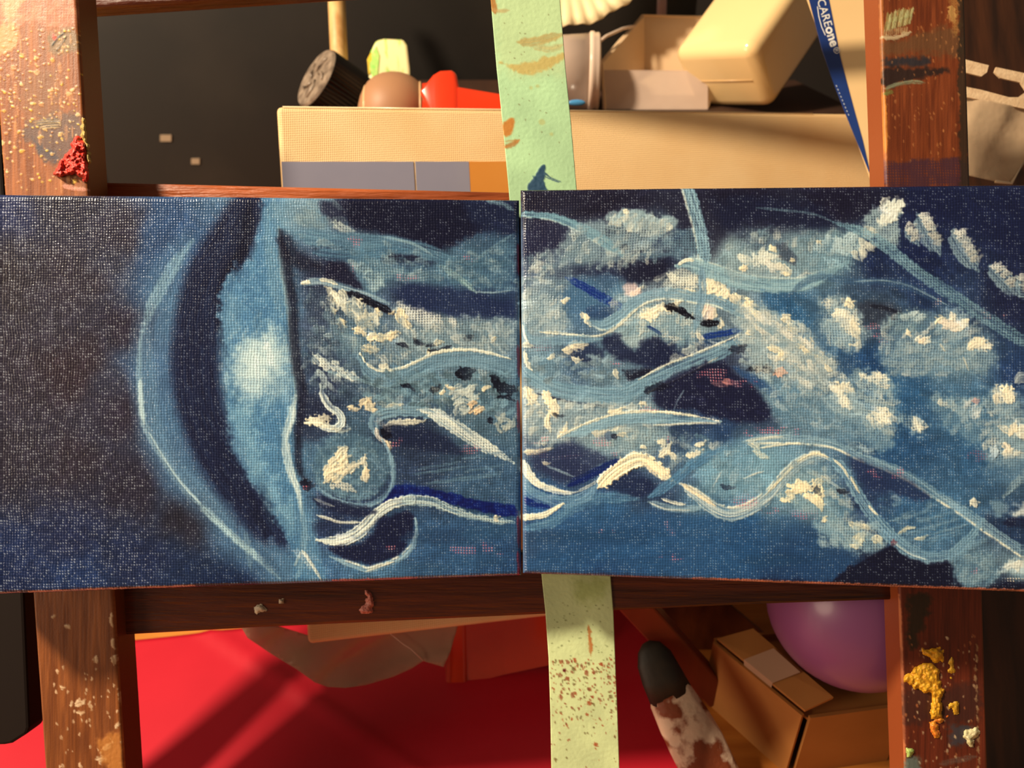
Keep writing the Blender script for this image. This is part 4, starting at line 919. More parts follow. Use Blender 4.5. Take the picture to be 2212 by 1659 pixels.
flecks(1610,1082,32,18,0.9,(190,90,110)); flecks(1665,1103,24,8,0.9); flecks(1745,1110,40,14,0.85,(190,90,110)); 
poly([(1560,975),(1640,965),(1740,970),(1690,1010),(1650,1050),(1600,1080),(1540,1070),(1510,1030)], (110,148,168), 0.5, 12, 8, dry=0.15)
for k in range(26): dab(1540+rng.random()*130,985+rng.random()*80,-30+rng.uniform(-40,40),24,9,(140,168,182),0.4,0.8,dry=.3)
stroke([(1540,1052),(1552,1030),(1560,1016)],3,(190,200,200),.7); stroke([(1606,1034),(1630,1024),(1650,1018)],3,(214,210,194),.8); dab(1572,1050,10,30,8,(30,40,66),.8,.1)
scatter([(1690,1010),(1760,990),(1820,1050),(1850,1110),(1900,1150),(1890,1190),(1800,1170),(1740,1110),(1680,1070)], 80, (92,124,144), (206,202,186), 35, body=(108,138,154), ba=.35, seed=24)
scatter([(1900,1080),(2060,1090),(2080,1160),(2000,1190),(1930,1150)], 50, (50,86,122), (120,150,170), -25, seed=25)
# arc 5
stroke([(1604,955,.8),(1666,948,1),(1734,950,1),(1802,960,.9),(1856,986,.9),(1910,1006,1),(1965,1031,1.05),(2019,1066,1.05),(2073,1099,1.05),(2127,1137,1.1),(2216,1197,1.1),(2330,1270,1)], 21, (136,162,174), 0.92, col2=(98,130,152), soft=3.5, br=0.5, dry=0.18, h=0.9, taper=(0.06,0), edge=((232,220,190),1,2.6,0.85))
stroke([(1612,952),(1640,948),(1690,943)], 6, (226,220,196), .85, h=1.3); stroke([(1640,968),(1690,960),(1730,956)], 5, (230,222,194), .85, h=1.3)
poly([(1830,985),(1880,1000),(1950,1030),(2010,1070),(1990,1080),(1900,1060),(1860,1045)], (34,46,82), 0.8, 8, 6)
flecks(1920,1020,60,16,0.5)
# eye-like swirl
poly([(1700,1035),(1745,1020),(1790,1050),(1800,1110),(1840,1140),(1800,1150),(1760,1115),(1700,1080)], (118,146,158), 0.7, 9, 7, dry=0.1)
for (x,y,an,L,w) in [(1728,1046,-10,44,20),(1740,1050,10,30,14),(1768,1046,-50,34,16),(1774,1066,80,34,16),(1766,1086,60,36,16),(1752,1078,40,34,14),(1712,1058,-20,34,10),(1700,1075,-20,34,8),(1782,1123,-70,14,9)]:
    dab(x,y,an,L,w,(244,224,180),0.95,2.8,col2=(212,190,150))
dab(1764,1060,40,18,12,(60,70,84),0.9,0.2); dab(1820,1060,10,24,9,(24,26,44),0.85,.1)
stroke([(1745,1020),(1780,1034),(1818,1056)], 5, (168,184,188), .8)
# falling wave
stroke([(1790,990,.7),(1816,1008,.8),(1838,1040,.8),(1858,1075,.9),(1882,1110,1),(1912,1146,1.1),(1951,1182,1.2),(1992,1203,1.25),(2034,1206,1.2),(2068,1194,1.1),(2098,1160,1),(2124,1122,.8)], 26, (128,160,176), 0.93, col2=(90,126,152), soft=3.5, br=0.5, h=0.9, dry=0.1, taper=(0.05,0.15))
stroke([(1800,992),(1820,1010),(1834,1034)], 5, (236,224,192), .9, h=1.5); stroke([(1838,1030),(1848,1050),(1856,1064)], 6, (240,226,190), .9, h=1.6); stroke([(1876,1092),(1886,1104),(1896,1112)],5,(230,220,190),.9,h=1.4)
stroke([(1930,1172),(1965,1196),(2000,1208)], 4, (206,212,204), .8); stroke([(2040,1215),(2090,1185),(2140,1160)], 12, (112,146,168), .7, soft=5, dry=.2)
poly([(1756,1128),(1800,1140),(1850,1138),(1900,1168),(1915,1182),(1880,1200),(1830,1185),(1785,1165)], (116,146,162), 0.75, 8, 8, dry=0.1, h=.4)
for (x,y,an,L,w) in [(1850,1135,20,30,10),(1858,1166,-60,30,18),(1848,1176,0,24,10),(1894,1168,30,20,14),(1872,1140,30,24,8),(1960,1146,-20,40,7),(1990,1160,-15,26,6)]:
    dab(x,y,an,L,w,(234,222,186),0.92,2.2)
for k in range(30): dab(1770+rng.random()*140,1132+rng.random()*50,30+rng.uniform(-30,30),22,9,(150,172,180),0.5,1,dry=.2)
for k in range(16):
    x=1930+rng.random()*140; y=1110+rng.random()*70
    stroke([(x-40,y+10),(x,y),(x+40,y-12)], 5, (110,144,168), 0.5, soft=3, dry=.25)
dab(2103,1082,0,15,15,(244,232,204),0.98,4); dab(1930,1171,0,12,10,(120,50,60),.8,.3); dab(1935,1078,10,26,7,(150,172,184),.7,1)
# dark bottom right, lower puffs
poly([(1835,1225),(1880,1200),(1925,1180),(1960,1205),(2010,1218),(2058,1215),(2066,1245),(2075,1280),(1900,1290),(1790,1275)], (22,24,46), 0.95, 4, 5)
poly([(2140,1262),(2260,1250),(2390,1240),(2390,1290),(2150,1290)], (22,24,46), 0.85, 8, 6)
poly([(2057,1208),(2110,1195),(2150,1210),(2158,1245),(2130,1262),(2085,1270),(2062,1245)], (98,128,146), 0.85, 8, 9, col2=(78,108,132), dry=0.1, h=.4)
for k in range(18): dab(2070+rng.random()*80,1205+rng.random()*50,rng.uniform(-60,60),26,12,(126,152,166),0.5,1,dry=.2)
poly([(2160,1235),(2185,1212),(2212,1206),(2300,1210),(2300,1245),(2200,1242)], (170,186,190), 0.85, 7, 7, h=.6); dab(2200,1216,-15,40,14,(232,226,206),.92,2.2); dab(2180,1218,-40,26,12,(206,210,202),.85,1.6)
flecks(2105,1232,10,8,.8); flecks(2190,1252,22,5,.9,(240,220,190))
stroke([(2330,960),(2212,1030),(2168,1072)], 18, (140,164,176), 0.8, soft=4, dry=.2, h=.9); poly([(2184,1110),(2230,1078),(2230,1112),(2195,1116)], (206,208,200), .85, 5, 5, h=.9)
stroke([(2170,1130),(2200,1128),(2240,1140)], 20, (30,34,62), .8, soft=6)
poly([(2140,1080),(2170,1085),(2175,1110),(2150,1115)], (112,140,156), .7, 7, 6)
# canvas rims: thin dark wrap line, rose underpainting along the lower edges
stroke([(1124,420),(1126,800),(1130,1235)], 9, (112,138,164), 0.5, soft=5, br=0.2, h=0)
def pedge(fx, x0, x1, w=5, col=(205,120,100), a=0.9):
    stroke([(x, fx(x)) for x in np.linspace(x0, x1, 9)], w, col, a, soft=2, br=0.5, h=0.2, taper=(0,0), jag=1.2)
pedge(lambda x: 1281.5 - 0.0363 * x, 60, 420, 5); pedge(lambda x: 1281.5 - 0.0363 * x, 720, 900, 6, (206,104,104)); pedge(lambda x: 1281 - 0.0363 * x, 900, 1120, 3, (196,140,120), 0.7)
pedge(lambda x: 1281.5 - 0.0363 * x, -150, 40, 4, (190,100,90), 0.7)
pedge(lambda x: 1237.5 + (x - 1128) * 0.0372, 1150, 1500, 3, (190,130,110), 0.6); pedge(lambda x: 1237 + (x - 1128) * 0.0372, 1500, 2380, 7, (206,116,92), 0.95)
for y in (560, 780, 900, 1150, 1225): stroke([(1119,y-34),(1121,y),(1121,y+34)], 7, (150,40,60), 0.8, soft=3, h=0.1)

scumble(640, 1110, 440, 1235, 160, 0.5, (1.1, 1.45), lambda x, y: 25, w=(6, 14), L=(24, 60), dry=0.5, seed=5)
scumble(1135, 2215, 415, 1230, 420, 0.5, (1.1, 1.45), lambda x, y: 28 if x > 1500 else -20, w=(6, 14), L=(24, 60), dry=0.5, seed=6)
scumble(330, 640, 440, 1235, 110, 0.45, (1.1, 1.4), lambda x, y: 70, w=(6, 14), L=(24, 70), dry=0.5, seed=7)
# glints painted as pale dots on thread tops, partly paint rubbed thin
def glint_wear(x0, y0, x1, y1, dens, col, amt):
    sl = box(x0, y0, x1, y1); s_ = (slice(sl[0], sl[1]), slice(sl[2], sl[3]))
    m = sst((WEAVE[s_] - 0.80) * 7) * sst((N5[s_] * 0.75 + N14[s_] * 0.25 - (1 - dens)) * 7) * (1 - 0.7 * np.clip(THK[s_], 0, 1)) * amt
    put(sl, m, np.clip(C[s_] * 0.45 + rgbf(col) * 0.55, 0, 1))
glint_wear(-170, 425, 330, 1282, 0.52, (176,168,178), 0.8)
glint_wear(-170, 425, 1118, 1282, 0.45, (206,214,224), 0.85)
glint_wear(1128, 403, 2388, 1280, 0.45, (200,212,224), 0.85)
for (x0, y0, x1, y1) in ((-170, 400, 1124, 1300), (1124, 385, 2389, 1300)):   # slightly greyed pigments
    sl = box(x0, y0, x1, y1); s_ = (slice(sl[0], sl[1]), slice(sl[2], sl[3]))
    mk = ((YY[s_] > (418 + 0.0107 * XX[s_] if x0 < 0 else 408 - 0.01 * (XX[s_] - 1124)) - 5) & (YY[s_] < (1286 - 0.0363 * XX[s_] if x0 < 0 else 1241 + 0.0372 * (XX[s_] - 1129)) + 6))[..., None]
    q = C[s_]; lum = q.mean(-1, keepdims=True)
    q = 0.33 + (q - 0.33) * 1.16; lum = q.mean(-1, keepdims=True)
    C[s_] = np.where(mk, np.clip((lum + (q - lum) * 0.86) * np.array([1.01, 1.01, 0.97], np.float32), 0.02, 1), C[s_])
# ---- crossbars (own strip of the raster is read along the bar)
CRIM = lin(np.clip(C, 0, 1)) / KEY
CRIM = np.clip(CRIM, 0.002, 0.93).astype(np.float32)
WH = (WEAVE - 0.5) * (1.0 - 0.72 * np.clip(THK, 0, 1)) * 1.5 + (N2 - 0.5) * 0.5 * (1 - 0.5 * THK)
HTOT = np.where((YY > 395) & (YY < 1300), WH, (N2 - 0.5) * 0.15) + np.clip(HT, -1, 6) * 0.75
PXM = 0.000122                       # metres per pixel at the canvases

def paint_material(name, bump=0.0, spec=0.5, coat=0.0):
    m = bpy.data.materials.new(name)
    m.use_nodes = True
    nt = m.node_tree
    b = nt.nodes['Principled BSDF']
    at = nt.nodes.new('ShaderNodeAttribute')
    at.attribute_name = 'Col'
    nt.links.new(at.outputs['Color'], b.inputs['Base Color'])
    nt.links.new(at.outputs['Alpha'], b.inputs['Roughness'])
    b.inputs['Specular IOR Level'].default_value = spec
    b.inputs['Coat Weight'].default_value = coat
    b.inputs['Coat Roughness'].default_value = 0.22
    nz = nt.nodes.new('ShaderNodeTexNoise'); nz.inputs['Scale'].default_value = 2600; nz.inputs['Detail'].default_value = 2
    tc = nt.nodes.new('ShaderNodeTexCoord')
    bp = nt.nodes.new('ShaderNodeBump'); bp.inputs['Strength'].default_value = 0.35; bp.inputs['Distance'].default_value = 0.00008
    nt.links.new(tc.outputs['Object'], nz.inputs['Vector'])
    nt.links.new(nz.outputs[0], bp.inputs['Height'])
    nt.links.new(bp.outputs[0], b.inputs['Normal'])
    return m
def sample(A, px, py):
    x = np.clip(px - RX, 0, RW - 2.001); y = np.clip(py - RY, 0, RH - 2.001)
    xi = x.astype(int); yi = y.astype(int); fx = x - xi; fy = y - yi
    if A.ndim == 3: fx = fx[..., None]; fy = fy[..., None]
    return (A[yi, xi] * (1 - fx) + A[yi, xi + 1] * fx) * (1 - fy) + (A[yi + 1, xi] * (1 - fx) + A[yi + 1, xi + 1] * fx) * fy
def painted_slab(name, corners, us, vs, thick, round_r, mat, parent, relief=1.0, side_col=None, src=None):
    """dense painted sheet: corners TL,TR,BR,BL as (pixel x, pixel y, distance); relief from the brush work; edges rounded over and turned back by `thick`"""
    W = np.array([list(pt(*c)) for c in corners], np.float64)
    U, V = np.meshgrid(np.array(us), np.array(vs))
    P = (W[0] * ((1 - U) * (1 - V))[..., None] + W[1] * (U * (1 - V))[..., None] + W[2] * (U * V)[..., None] + W[3] * ((1 - U) * V)[..., None])
    n = np.cross(W[3] - W[0], W[1] - W[0]); n = n / np.linalg.norm(n)
    if n @ (np.array(cam.location) - W.mean(0)) < 0: n = -n
    dC = P - np.array(cam.location)
    zc = dC[..., 1] * CP - dC[..., 2] * SP
    yc = dC[..., 1] * SP + dC[..., 2] * CP
    px = CX + dC[..., 0] / zc * F; py = CY - yc / zc * F
    A_c, A_h, A_r = src or (CRIM, HTOT, RO)
    h = sample(A_h, px, py) * PXM * relief
    wid = np.linalg.norm(W[1] - W[0]); hei = np.linalg.norm(W[3] - W[0])
    d = np.minimum(np.minimum(U, 1 - U) * wid, np.minimum(V, 1 - V) * hei)
    if round_r:
        k = np.clip(1 - d / round_r, 0, 1)
        h = h - round_r * (1 - np.sqrt(np.clip(1 - k * k, 0, 1)))
    P = P + h[..., None] * n
    nv, nu = U.shape
    col = np.concatenate([sample(A_c, px, py), sample(A_r, px, py)[..., None]], -1).reshape(-1, 4)
    verts = P.reshape(-1, 3)
    idx = np.arange(nu * nv).reshape(nv, nu)
    q = np.stack([idx[:-1, :-1], idx[1:, :-1], idx[1:, 1:], idx[:-1, 1:]], -1).reshape(-1, 4)
    loop = np.concatenate([idx[0, :-1], idx[:-1, -1], idx[-1, :0:-1], idx[:0:-1, 0]])
    back = verts[loop] - n * thick
    sc = np.array(alb(*side_col)[:3] + (0.4,)) if side_col is not None else None
    if sc is not None:               # sides get their own rim so that they keep their own colour
        r0 = len(verts); rim = verts[loop] - n * 0.00002
        verts = np.concatenate([verts, rim]); col = np.concatenate([col, np.repeat(sc[None], len(loop), 0)])
        loop = np.arange(len(rim)) + r0
    b0 = len(verts)
    verts = np.concatenate([verts, back]); col = np.concatenate([col, col[loop]])
    m = len(loop); bi = np.arange(m) + b0
    q2 = np.stack([loop, np.roll(loop, -1), np.roll(bi, -1), bi], -1)
    cI = [0, nu - 1, nu - 1 + nv - 1, 2 * (nu - 1) + nv - 1]      # corner positions in the loop
    quads = np.concatenate([q, q2])
    # close the back with a fan of strips between opposite sides
    me = bpy.data.meshes.new(name)
    ctr = len(verts)
    verts = np.concatenate([verts, (back.mean(0))[None]]); col = np.concatenate([col, col[:1]])
    tris = np.stack([bi, np.roll(bi, -1), np.full(m, ctr)], -1)
    nq, ntr = len(quads), len(tris)
    me.vertices.add(len(verts)); me.vertices.foreach_set('co', verts.astype(np.float32).ravel())
    me.loops.add(nq * 4 + ntr * 3)
    me.loops.foreach_set('vertex_index', np.concatenate([quads.ravel(), tris.ravel()]).astype(np.int32))
    me.polygons.add(nq + ntr)
    st = np.concatenate([np.arange(nq) * 4, nq * 4 + np.arange(ntr) * 3]).astype(np.int32)
    me.polygons.foreach_set('loop_start', st)
    sm = np.ones(nq + ntr, bool); sm[len(q):] = False
    me.polygons.foreach_set('use_smooth', sm)
    me.update(calc_edges=True)
    ca = me.attributes.new('Col', 'FLOAT_COLOR', 'POINT')
    ca.data.foreach_set('color', col.astype(np.float32).ravel())
    me.validate()
    return link_mesh(name, me, mat, parent)
def spaced(p0, p1, v0, v1, step, coarse=12):
    """parameters 0..1 over pixels p0..p1, fine inside the visible span v0..v1"""
    a = list(np.arange(p0, v0, coarse)) if p0 < v0 else []
    b = list(np.arange(max(p0, v0), min(p1, v1), step))
    c = list(np.arange(v1, p1, coarse)) if p1 > v1 else []
    x = np.unique(np.array(a + b + c + [p1]))
    return (x - p0) / (p1 - p0)

# ------------------------------------------------------------------ the room and the table
M_floor = material('floor_boards', (92,62,40), 0.5, (70,46,30), 8, (1, 6, 1))
M_wall = material('wall_paint', (58,46,38), 0.8, (52,42,34), 4)
M_table = material('table_wood', (206,126,48), 0.38, (170,92,30), 22, (0.6, 6, 6), bump=0.15, bscale=120)
bm = bmesh.new(); bmesh.ops.create_cube(bm, size=1, matrix=Matrix.Translation((0, 0.4, -0.77)) @ Matrix.Diagonal((3, 3, 0.06, 1)))
tag(bm_obj('floor', bm, M_floor), kind='structure')
bm = bmesh.new(); bmesh.ops.create_cube(bm, size=1, matrix=Matrix.Translation((0, 1.30, 0.36)) @ Matrix.Diagonal((3, 0.05, 2.2, 1)))
tag(bm_obj('wall_back', bm, M_wall), kind='structure')
table = empty('table', (0.05, 0.40, -0.74), 'orange-brown wooden table under the easel and the clutter', 'table')
bm = bmesh.new(); bmesh.ops.create_cube(bm, size=1, matrix=Matrix.Translation((0.05, 0.40, -0.0125)) @ Matrix.Diagonal((1.3, 0.95, 0.025, 1))); bevel(bm, 0.003)
bm_obj('tabletop', bm, M_table, table)
for sx in (-0.56, 0.66):
    for sy in (-0.02, 0.82):
        bm = bmesh.new(); bmesh.ops.create_cube(bm, size=1, matrix=Matrix.Translation((sx, sy, -0.3825)) @ Matrix.Diagonal((0.05, 0.05, 0.715, 1))); bevel(bm, 0.004)
        bm_obj('leg', bm, M_table, table)

# ------------------------------------------------------------------ easel
M_wood = material('easel_stain', (112,50,20), 0.34, (70,26,10), 90, (1.0, 1.0, 0.12), bump=0.3, bscale=700)
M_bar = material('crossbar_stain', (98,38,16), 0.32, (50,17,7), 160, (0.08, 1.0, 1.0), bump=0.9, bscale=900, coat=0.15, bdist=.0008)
M_barlit = material('lit_crossbar_stain', (176,84,36), 0.34, (112,46,18), 160, (0.08, 1.0, 1.0), bump=0.9, bscale=900, bdist=.0008)  # lighter copy of the crossbar stain, with lamp light put into the colour
M_paint = paint_material('oil_paint_on_cloth', spec=0.55, coat=0.0)
M_legp = paint_material('painted_easel_wood', spec=0.38)
M_tape = paint_material('green_masking_tape', spec=0.25)
easel = empty('easel', tp(1106, 1990), 'dark-stained wooden easel with two paint-spattered legs and crossbars', 'easel')
def leg(fl, fr, z0, z1, t, sc, y0=-60, y1=1985):
    lc = [(fl(y0), y0, z0), (fr(y0), y0, z0), (fr(y1), y1, z1), (fl(y1), y1, z1)]
    us = np.linspace(0, 1, int((fr(0) - fl(0)) / 1.6))
    ys = spaced(y0, y1, -10, 1670, 1.7, 14)
    keep = [v for v in ys if not (430 < y0 + v * (y1 - y0) < 1230) or int(v * 5000) % 9 == 0]
    return painted_slab('leg', lc, us, keep, t, 0.0009, M_legp, easel, relief=0.9, side_col=sc, src=(EC, EH, ERO))
legL = leg(lambda y: -21 + 0.0708 * y, lambda y: 166 + 0.0615 * y, 0.2130, 0.2190, 0.0095, (104,54,24))  # side face darkened, its shade put into the colour
legR = leg(lambda y: 1900 + 0.0335 * y, lambda y: 2085 + 0.030 * y, 0.2135, 0.2195, 0.0085, (150,72,34))
tag(legL, 'orange-brown leg thick with specks of old paint'); tag(legR, 'red-brown leg with smeared paint')
# right leg's side is tinted lit orange, lamp light put into its colour
def bar(name, p, Z0, t, mat, bev=0.0009):
    return plate(name, [(x, y, Z0) for x, y in p], t, mat, easel, bev)
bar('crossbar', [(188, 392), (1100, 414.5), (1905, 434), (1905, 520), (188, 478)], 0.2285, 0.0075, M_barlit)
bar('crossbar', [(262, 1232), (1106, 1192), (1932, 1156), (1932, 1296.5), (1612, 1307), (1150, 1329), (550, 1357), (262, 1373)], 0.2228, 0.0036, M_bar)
bar('crossbar', [(172, -22), (1100, -82), (1905, -140), (1905, -104), (1100, -46), (172, 15)], 0.2400, 0.0075, M_bar)
plate('strut', [(-90, 330, 0.2235), (3, 330, 0.2235), (14, 500, 0.2235), (50, 1290, 0.2235), (62, 1572, 0.2235), (57, 1586, 0.2235), (44, 1594, 0.2235), (24, 1607, 0.2235), (8, 1610, 0.2235), (-70, 1612, 0.2235)], 0.008, material('black_stain', (20,9,5), 0.75, spec=.2), easel, 0.0008)
# rear legs sloping down behind to the table
def beam(name, a, b, wv, tv, mat, parent, bev=0.0008):
    a, b, wv, tv = Vector(a), Vector(b), Vector(wv), Vector(tv)
    bm = bmesh.new(); add_box8(bm, [a - wv - tv, a + wv - tv, b + wv - tv, b - wv - tv, a - wv + tv, a + wv + tv, b + wv + tv, b - wv + tv])
    bmesh.ops.recalc_face_normals(bm, faces=bm.faces[:]); bevel(bm, bev)
    return bm_obj(name, bm, mat, parent)
M_rear = material('rear_leg_stain', (128,52,28), 0.4, (92,34,18), 60, (1, 1, .2))
a = pt(1316, 1240, 0.252); b = tp(1552, 1500, 0.003)
d = (b - a).normalized(); side = d.cross(Vector((0, 0, 1))).normalized()
nb = side.cross(d).normalized()
if nb.y < 0: nb = -nb
beam('rear_leg', a, b, side * 0.0036, nb * 0.005, M_rear, easel)
plate('leg_shade_plate', [(1395, 1298, .312), (1560, 1290, .312), (1690, 1400, .312), (1560, 1470, .312)], .006, M_wood, easel, .0006)  # dark plate added to stand for the rear leg's shaded side
def paint_blob(name, outline, Zf, col, parent, height=0.0010, seed=0, col2=None, label=None, step=1.6):
    """crusty dried paint: irregular raised patch on a leg"""
    p = np.array(outline, np.float32)
    x0, y0 = p.min(0) - 3; x1, y1 = p.max(0) + 3
    gx = np.arange(x0, x1, step); gy = np.arange(y0, y1, step)
    X, Y = np.meshgrid(gx, gy)
    ins = np.zeros(X.shape, bool); dist = np.full(X.shape, 1e9)
    nz = vnoise(X.shape[1], X.shape[0], 5, 5, 200 + seed); nz2 = vnoise(X.shape[1], X.shape[0], 2, 2, 300 + seed)
    n = len(p)
    for i in range(n):
        ax, ay = p[i]; bx, by = p[(i + 1) % n]
        if abs(by - ay) > 1e-6: ins ^= ((ay > Y) != (by > Y)) & (X < (bx - ax) * (Y - ay) / (by - ay) + ax)
        L2 = (bx - ax) ** 2 + (by - ay) ** 2 + 1e-6
        t = np.clip(((X - ax) * (bx - ax) + (Y - ay) * (by - ay)) / L2, 0, 1)
        dist = np.minimum(dist, np.hypot(X - ax - t * (bx - ax), Y - ay - t * (by - ay)))
    sd = np.where(ins, dist, -dist) + (nz - 0.5) * 9
    hh = np.clip(sd / 6, 0, 1) ** 0.6 * height * (0.45 + 0.7 * nz + 0.5 * nz2)
    ok = sd > 0
    bmv = {}
    bm = bmesh.new()
    ny, nx = X.shape
    def gv(i, j):
        if (i, j) not in bmv: bmv[(i, j)] = bm.verts.new(pt(X[i, j], Y[i, j], Zf - 0.00005 - hh[i, j]))
        return bmv[(i, j)]
    for i in range(ny - 1):
        for j in range(nx - 1):
            if ok[i, j] or ok[i + 1, j + 1] or ok[i + 1, j] or ok[i, j + 1]:
                bm.faces.new((gv(i, j), gv(i + 1, j), gv(i + 1, j + 1), gv(i, j + 1)))
    m = material('dried_' + name, col, 0.42, col2 or tuple(int(c * 0.75) for c in col), 900, bump=0.4, bscale=2500)
    o = bm_obj(name, bm, m, parent, True)
    if label: o['label'] = label
    return o
paint_blob('paint_blob', [(163,290),(176,298),(186,312),(189,345),(190,380),(188,392),(168,380),(150,375),(128,384),(118,376),(122,362),(140,342),(152,318)], 0.2140, (226,56,34), legL, 0.0016, 1, (180,30,20), 'crusty red paint')
paint_blob('paint_blob', [(178,255),(184,262),(188,290),(193,320),(196,350),(190,360),(184,330),(180,300),(176,280)], 0.2140, (206,160,80), legL, 0.0010, 2, (130,110,50), 'crumbly ochre paint')
paint_blob('paint_blob', [(1994,1402),(2030,1400),(2038,1412),(2036,1430),(2022,1428),(2008,1418),(1996,1412)], 0.2178, (240,170,30), legR, 0.0007, 3, (206,130,20), 'yellow paint')
paint_blob('paint_blob', [(1975,1448),(1992,1430),(2010,1432),(2030,1450),(2032,1480),(2038,1492),(2032,1520),(2034,1550),(2012,1552),(2014,1520),(2014,1496),(1995,1496),(1975,1484),(1955,1470),(1956,1458)], 0.2180, (240,176,44), legR, 0.0010, 4, (200,130,24), 'thick yellow paint')
paint_blob('paint_blob', [(2056,1412),(2062,1430),(2060,1450),(2054,1472),(2050,1450),(2052,1430)], 0.2180, (236,170,40), legR, 0.0006, 5)
paint_blob('paint_blob', [(2056,1520),(2068,1518),(2070,1540),(2060,1542),(2052,1526)], 0.2180, (236,170,40), legR, 0.0006, 6)
paint_blob('paint_blob', [(2090,1578),(2108,1574),(2120,1584),(2112,1594),(2100,1600),(2098,1612),(2092,1614),(2092,1598),(2080,1592)], 0.2182, (236,214,160), legR, 0.0008, 7, (196,180,120), 'cream paint')
paint_blob('paint_blob', [(1960,1620),(1970,1618),(1972,1630),(1962,1634)], 0.2184, (200,214,110), legR, 0.0007, 8, (160,180,90), 'pale green paint')
paint_blob('paint_blob', [(2010,1556),(2026,1554),(2046,1548),(2040,1560),(2024,1562),(2028,1590),(2020,1594),(2012,1580)], 0.2181, (206,90,30), legR, 0.0006, 9, (230,150,40), 'orange paint')
lowbar = [o for o in easel.children if o.name.startswith('crossbar')][1]
paint_blob('paint_blob', [(790,1276),(798,1284),(806,1300),(806,1316),(800,1322),(784,1324),(772,1318),(786,1306),(794,1300)], 0.2227, (206,120,100), lowbar, 0.0006, 10, (170,84,66), 'flesh-pink paint')
paint_blob('paint_blob', [(545,1310),(562,1306),(575,1314),(560,1320),(556,1328),(548,1322)], 0.2227, (214,186,150), lowbar, 0.0005, 11)
paint_blob('paint_blob', [(602,1296),(612,1294),(612,1302),(604,1302)], 0.2227, (214,186,150), lowbar, 0.0005, 12)

# ------------------------------------------------------------------ masking tape
def tape():
    path = [(1054, 1202, -60), (1060, 1210, 0), (1073, 1222, 150), (1086, 1234, 270), (1098, 1245, 400), (1108, 1254, 520), (1150, 1298, 1000), (1170, 1319, 1245), (1178, 1325, 1320), (1185, 1329, 1420), (1189, 1334, 1540), (1191, 1338, 1660), (1194, 1342, 1760)]
    p = np.array(path, np.float32)
    ys = np.concatenate([np.arange(-60, 425, 1.9), np.arange(425, 1236, 12), np.arange(1236, 1700, 1.9), [1730, 1760]])
    l = np.interp(ys, p[:, 2], p[:, 0]); r = np.interp(ys, p[:, 2], p[:, 1])
    nu = 72
    U = np.linspace(0, 1, nu)
    px = l[:, None] + (r - l)[:, None] * U[None]
    py = np.repeat(ys[:, None], nu, 1)
    bow = 0.0 * py
    Z = 0.22235 - 0.0007 * np.clip((300 - py) / 360, 0, 1) - 0.0009 * np.clip((py - 1330) / 330, 0, 1)
    Z = Z - sample(EH, px, py) * 0.00009
    Xc = (px - CX) * Z / F; Yc = (CY - py) * Z / F
    P = np.stack([Xc, Yc * SP + Z * CP, CAM_H + Yc * CP - Z * SP], -1)
    col = np.concatenate([sample(EC, px, py), sample(ERO, px, py)[..., None]], -1).reshape(-1, 4)
    nv = len(ys)
    front = P.reshape(-1, 3)
    tv = np.array(d2w((0, 0, 0.00022)))
    back = front + tv
    idx = np.arange(nu * nv).reshape(nv, nu); N = nu * nv
    q = np.stack([idx[:-1, :-1], idx[1:, :-1], idx[1:, 1:], idx[:-1, 1:]], -1).reshape(-1, 4)
    loop = np.concatenate([idx[0, :-1], idx[:-1, -1], idx[-1, :0:-1], idx[:0:-1, 0]])
    q2 = np.stack([loop, np.roll(loop, -1), np.roll(loop, -1) + N, loop + N], -1)
    faces = np.concatenate([q, q2, q[:, ::-1] + N])
    me = bpy.data.meshes.new('masking_tape')
    me.vertices.add(2 * N); me.vertices.foreach_set('co', np.concatenate([front, back]).astype(np.float32).ravel())
    me.loops.add(len(faces) * 4); me.loops.foreach_set('vertex_index', faces.astype(np.int32).ravel())
    me.polygons.add(len(faces)); me.polygons.foreach_set('loop_start', (np.arange(len(faces)) * 4).astype(np.int32))
    me.polygons.foreach_set('use_smooth', np.ones(len(faces), bool))
    me.update(calc_edges=True)
    ca = me.attributes.new('Col', 'FLOAT_COLOR', 'POINT'); ca.data.foreach_set('color', np.concatenate([col, col]).astype(np.float32).ravel())
    o = link_mesh('masking_tape', me, M_tape)
    return tag(o, 'strip of pale green masking tape with rust-red spatter, hanging behind both paintings', 'tape')
tape()

# ------------------------------------------------------------------ the two painted canvases
M_back = material('stretcher_pine', (206,170,120), 0.6, (180,140,92), 60, (1, .2, 1))
def canvas(label, corners, px0, px1, py0, py1):
    W = [pt(*c) for c in corners]
    n = (W[3] - W[0]).cross(W[1] - W[0]).normalized()
    if n.dot(Vector(cam.location) - W[0]) < 0: n = -n
    root = empty('painted_canvas', (W[2] + W[3]) / 2 - n * 0.008, label, 'painting')
    us = spaced(px0, px1, max(px0, -6), min(px1, 2218), 1.4)
    vs = spaced(py0, py1, py0, py1, 1.4)
    painted_slab('painted_face', corners, us, vs, 0.0145, 0.0016, M_paint, root)
    # pine stretcher bars behind the cloth
    bm = bmesh.new()
    B = [w - n * 0.0162 for w in W]
    ctr = (B[0] + B[1] + B[2] + B[3]) / 4
    I = [b + (ctr - b) * 0.26 for b in B]
    O = [b + (ctr - b) * 0.02 for b in B]
    for i in range(4):
        j = (i + 1) % 4
        q = [O[i], O[j], I[j], I[i]]
        add_box8(bm, [v + n * 0.0001 for v in q] + [v - n * 0.0004 for v in q])
    bm_obj('stretcher_bar', bm, M_back, root)
    return root
canvas('left painting, navy blue with a pale crescent planet and a small moon', [(-150, 416.4, 0.1917), (1122.5, 430, 0.2057), (1127, 1245, 0.2057), (-150, 1291, 0.1917)], -150, 1123, 416, 1290)
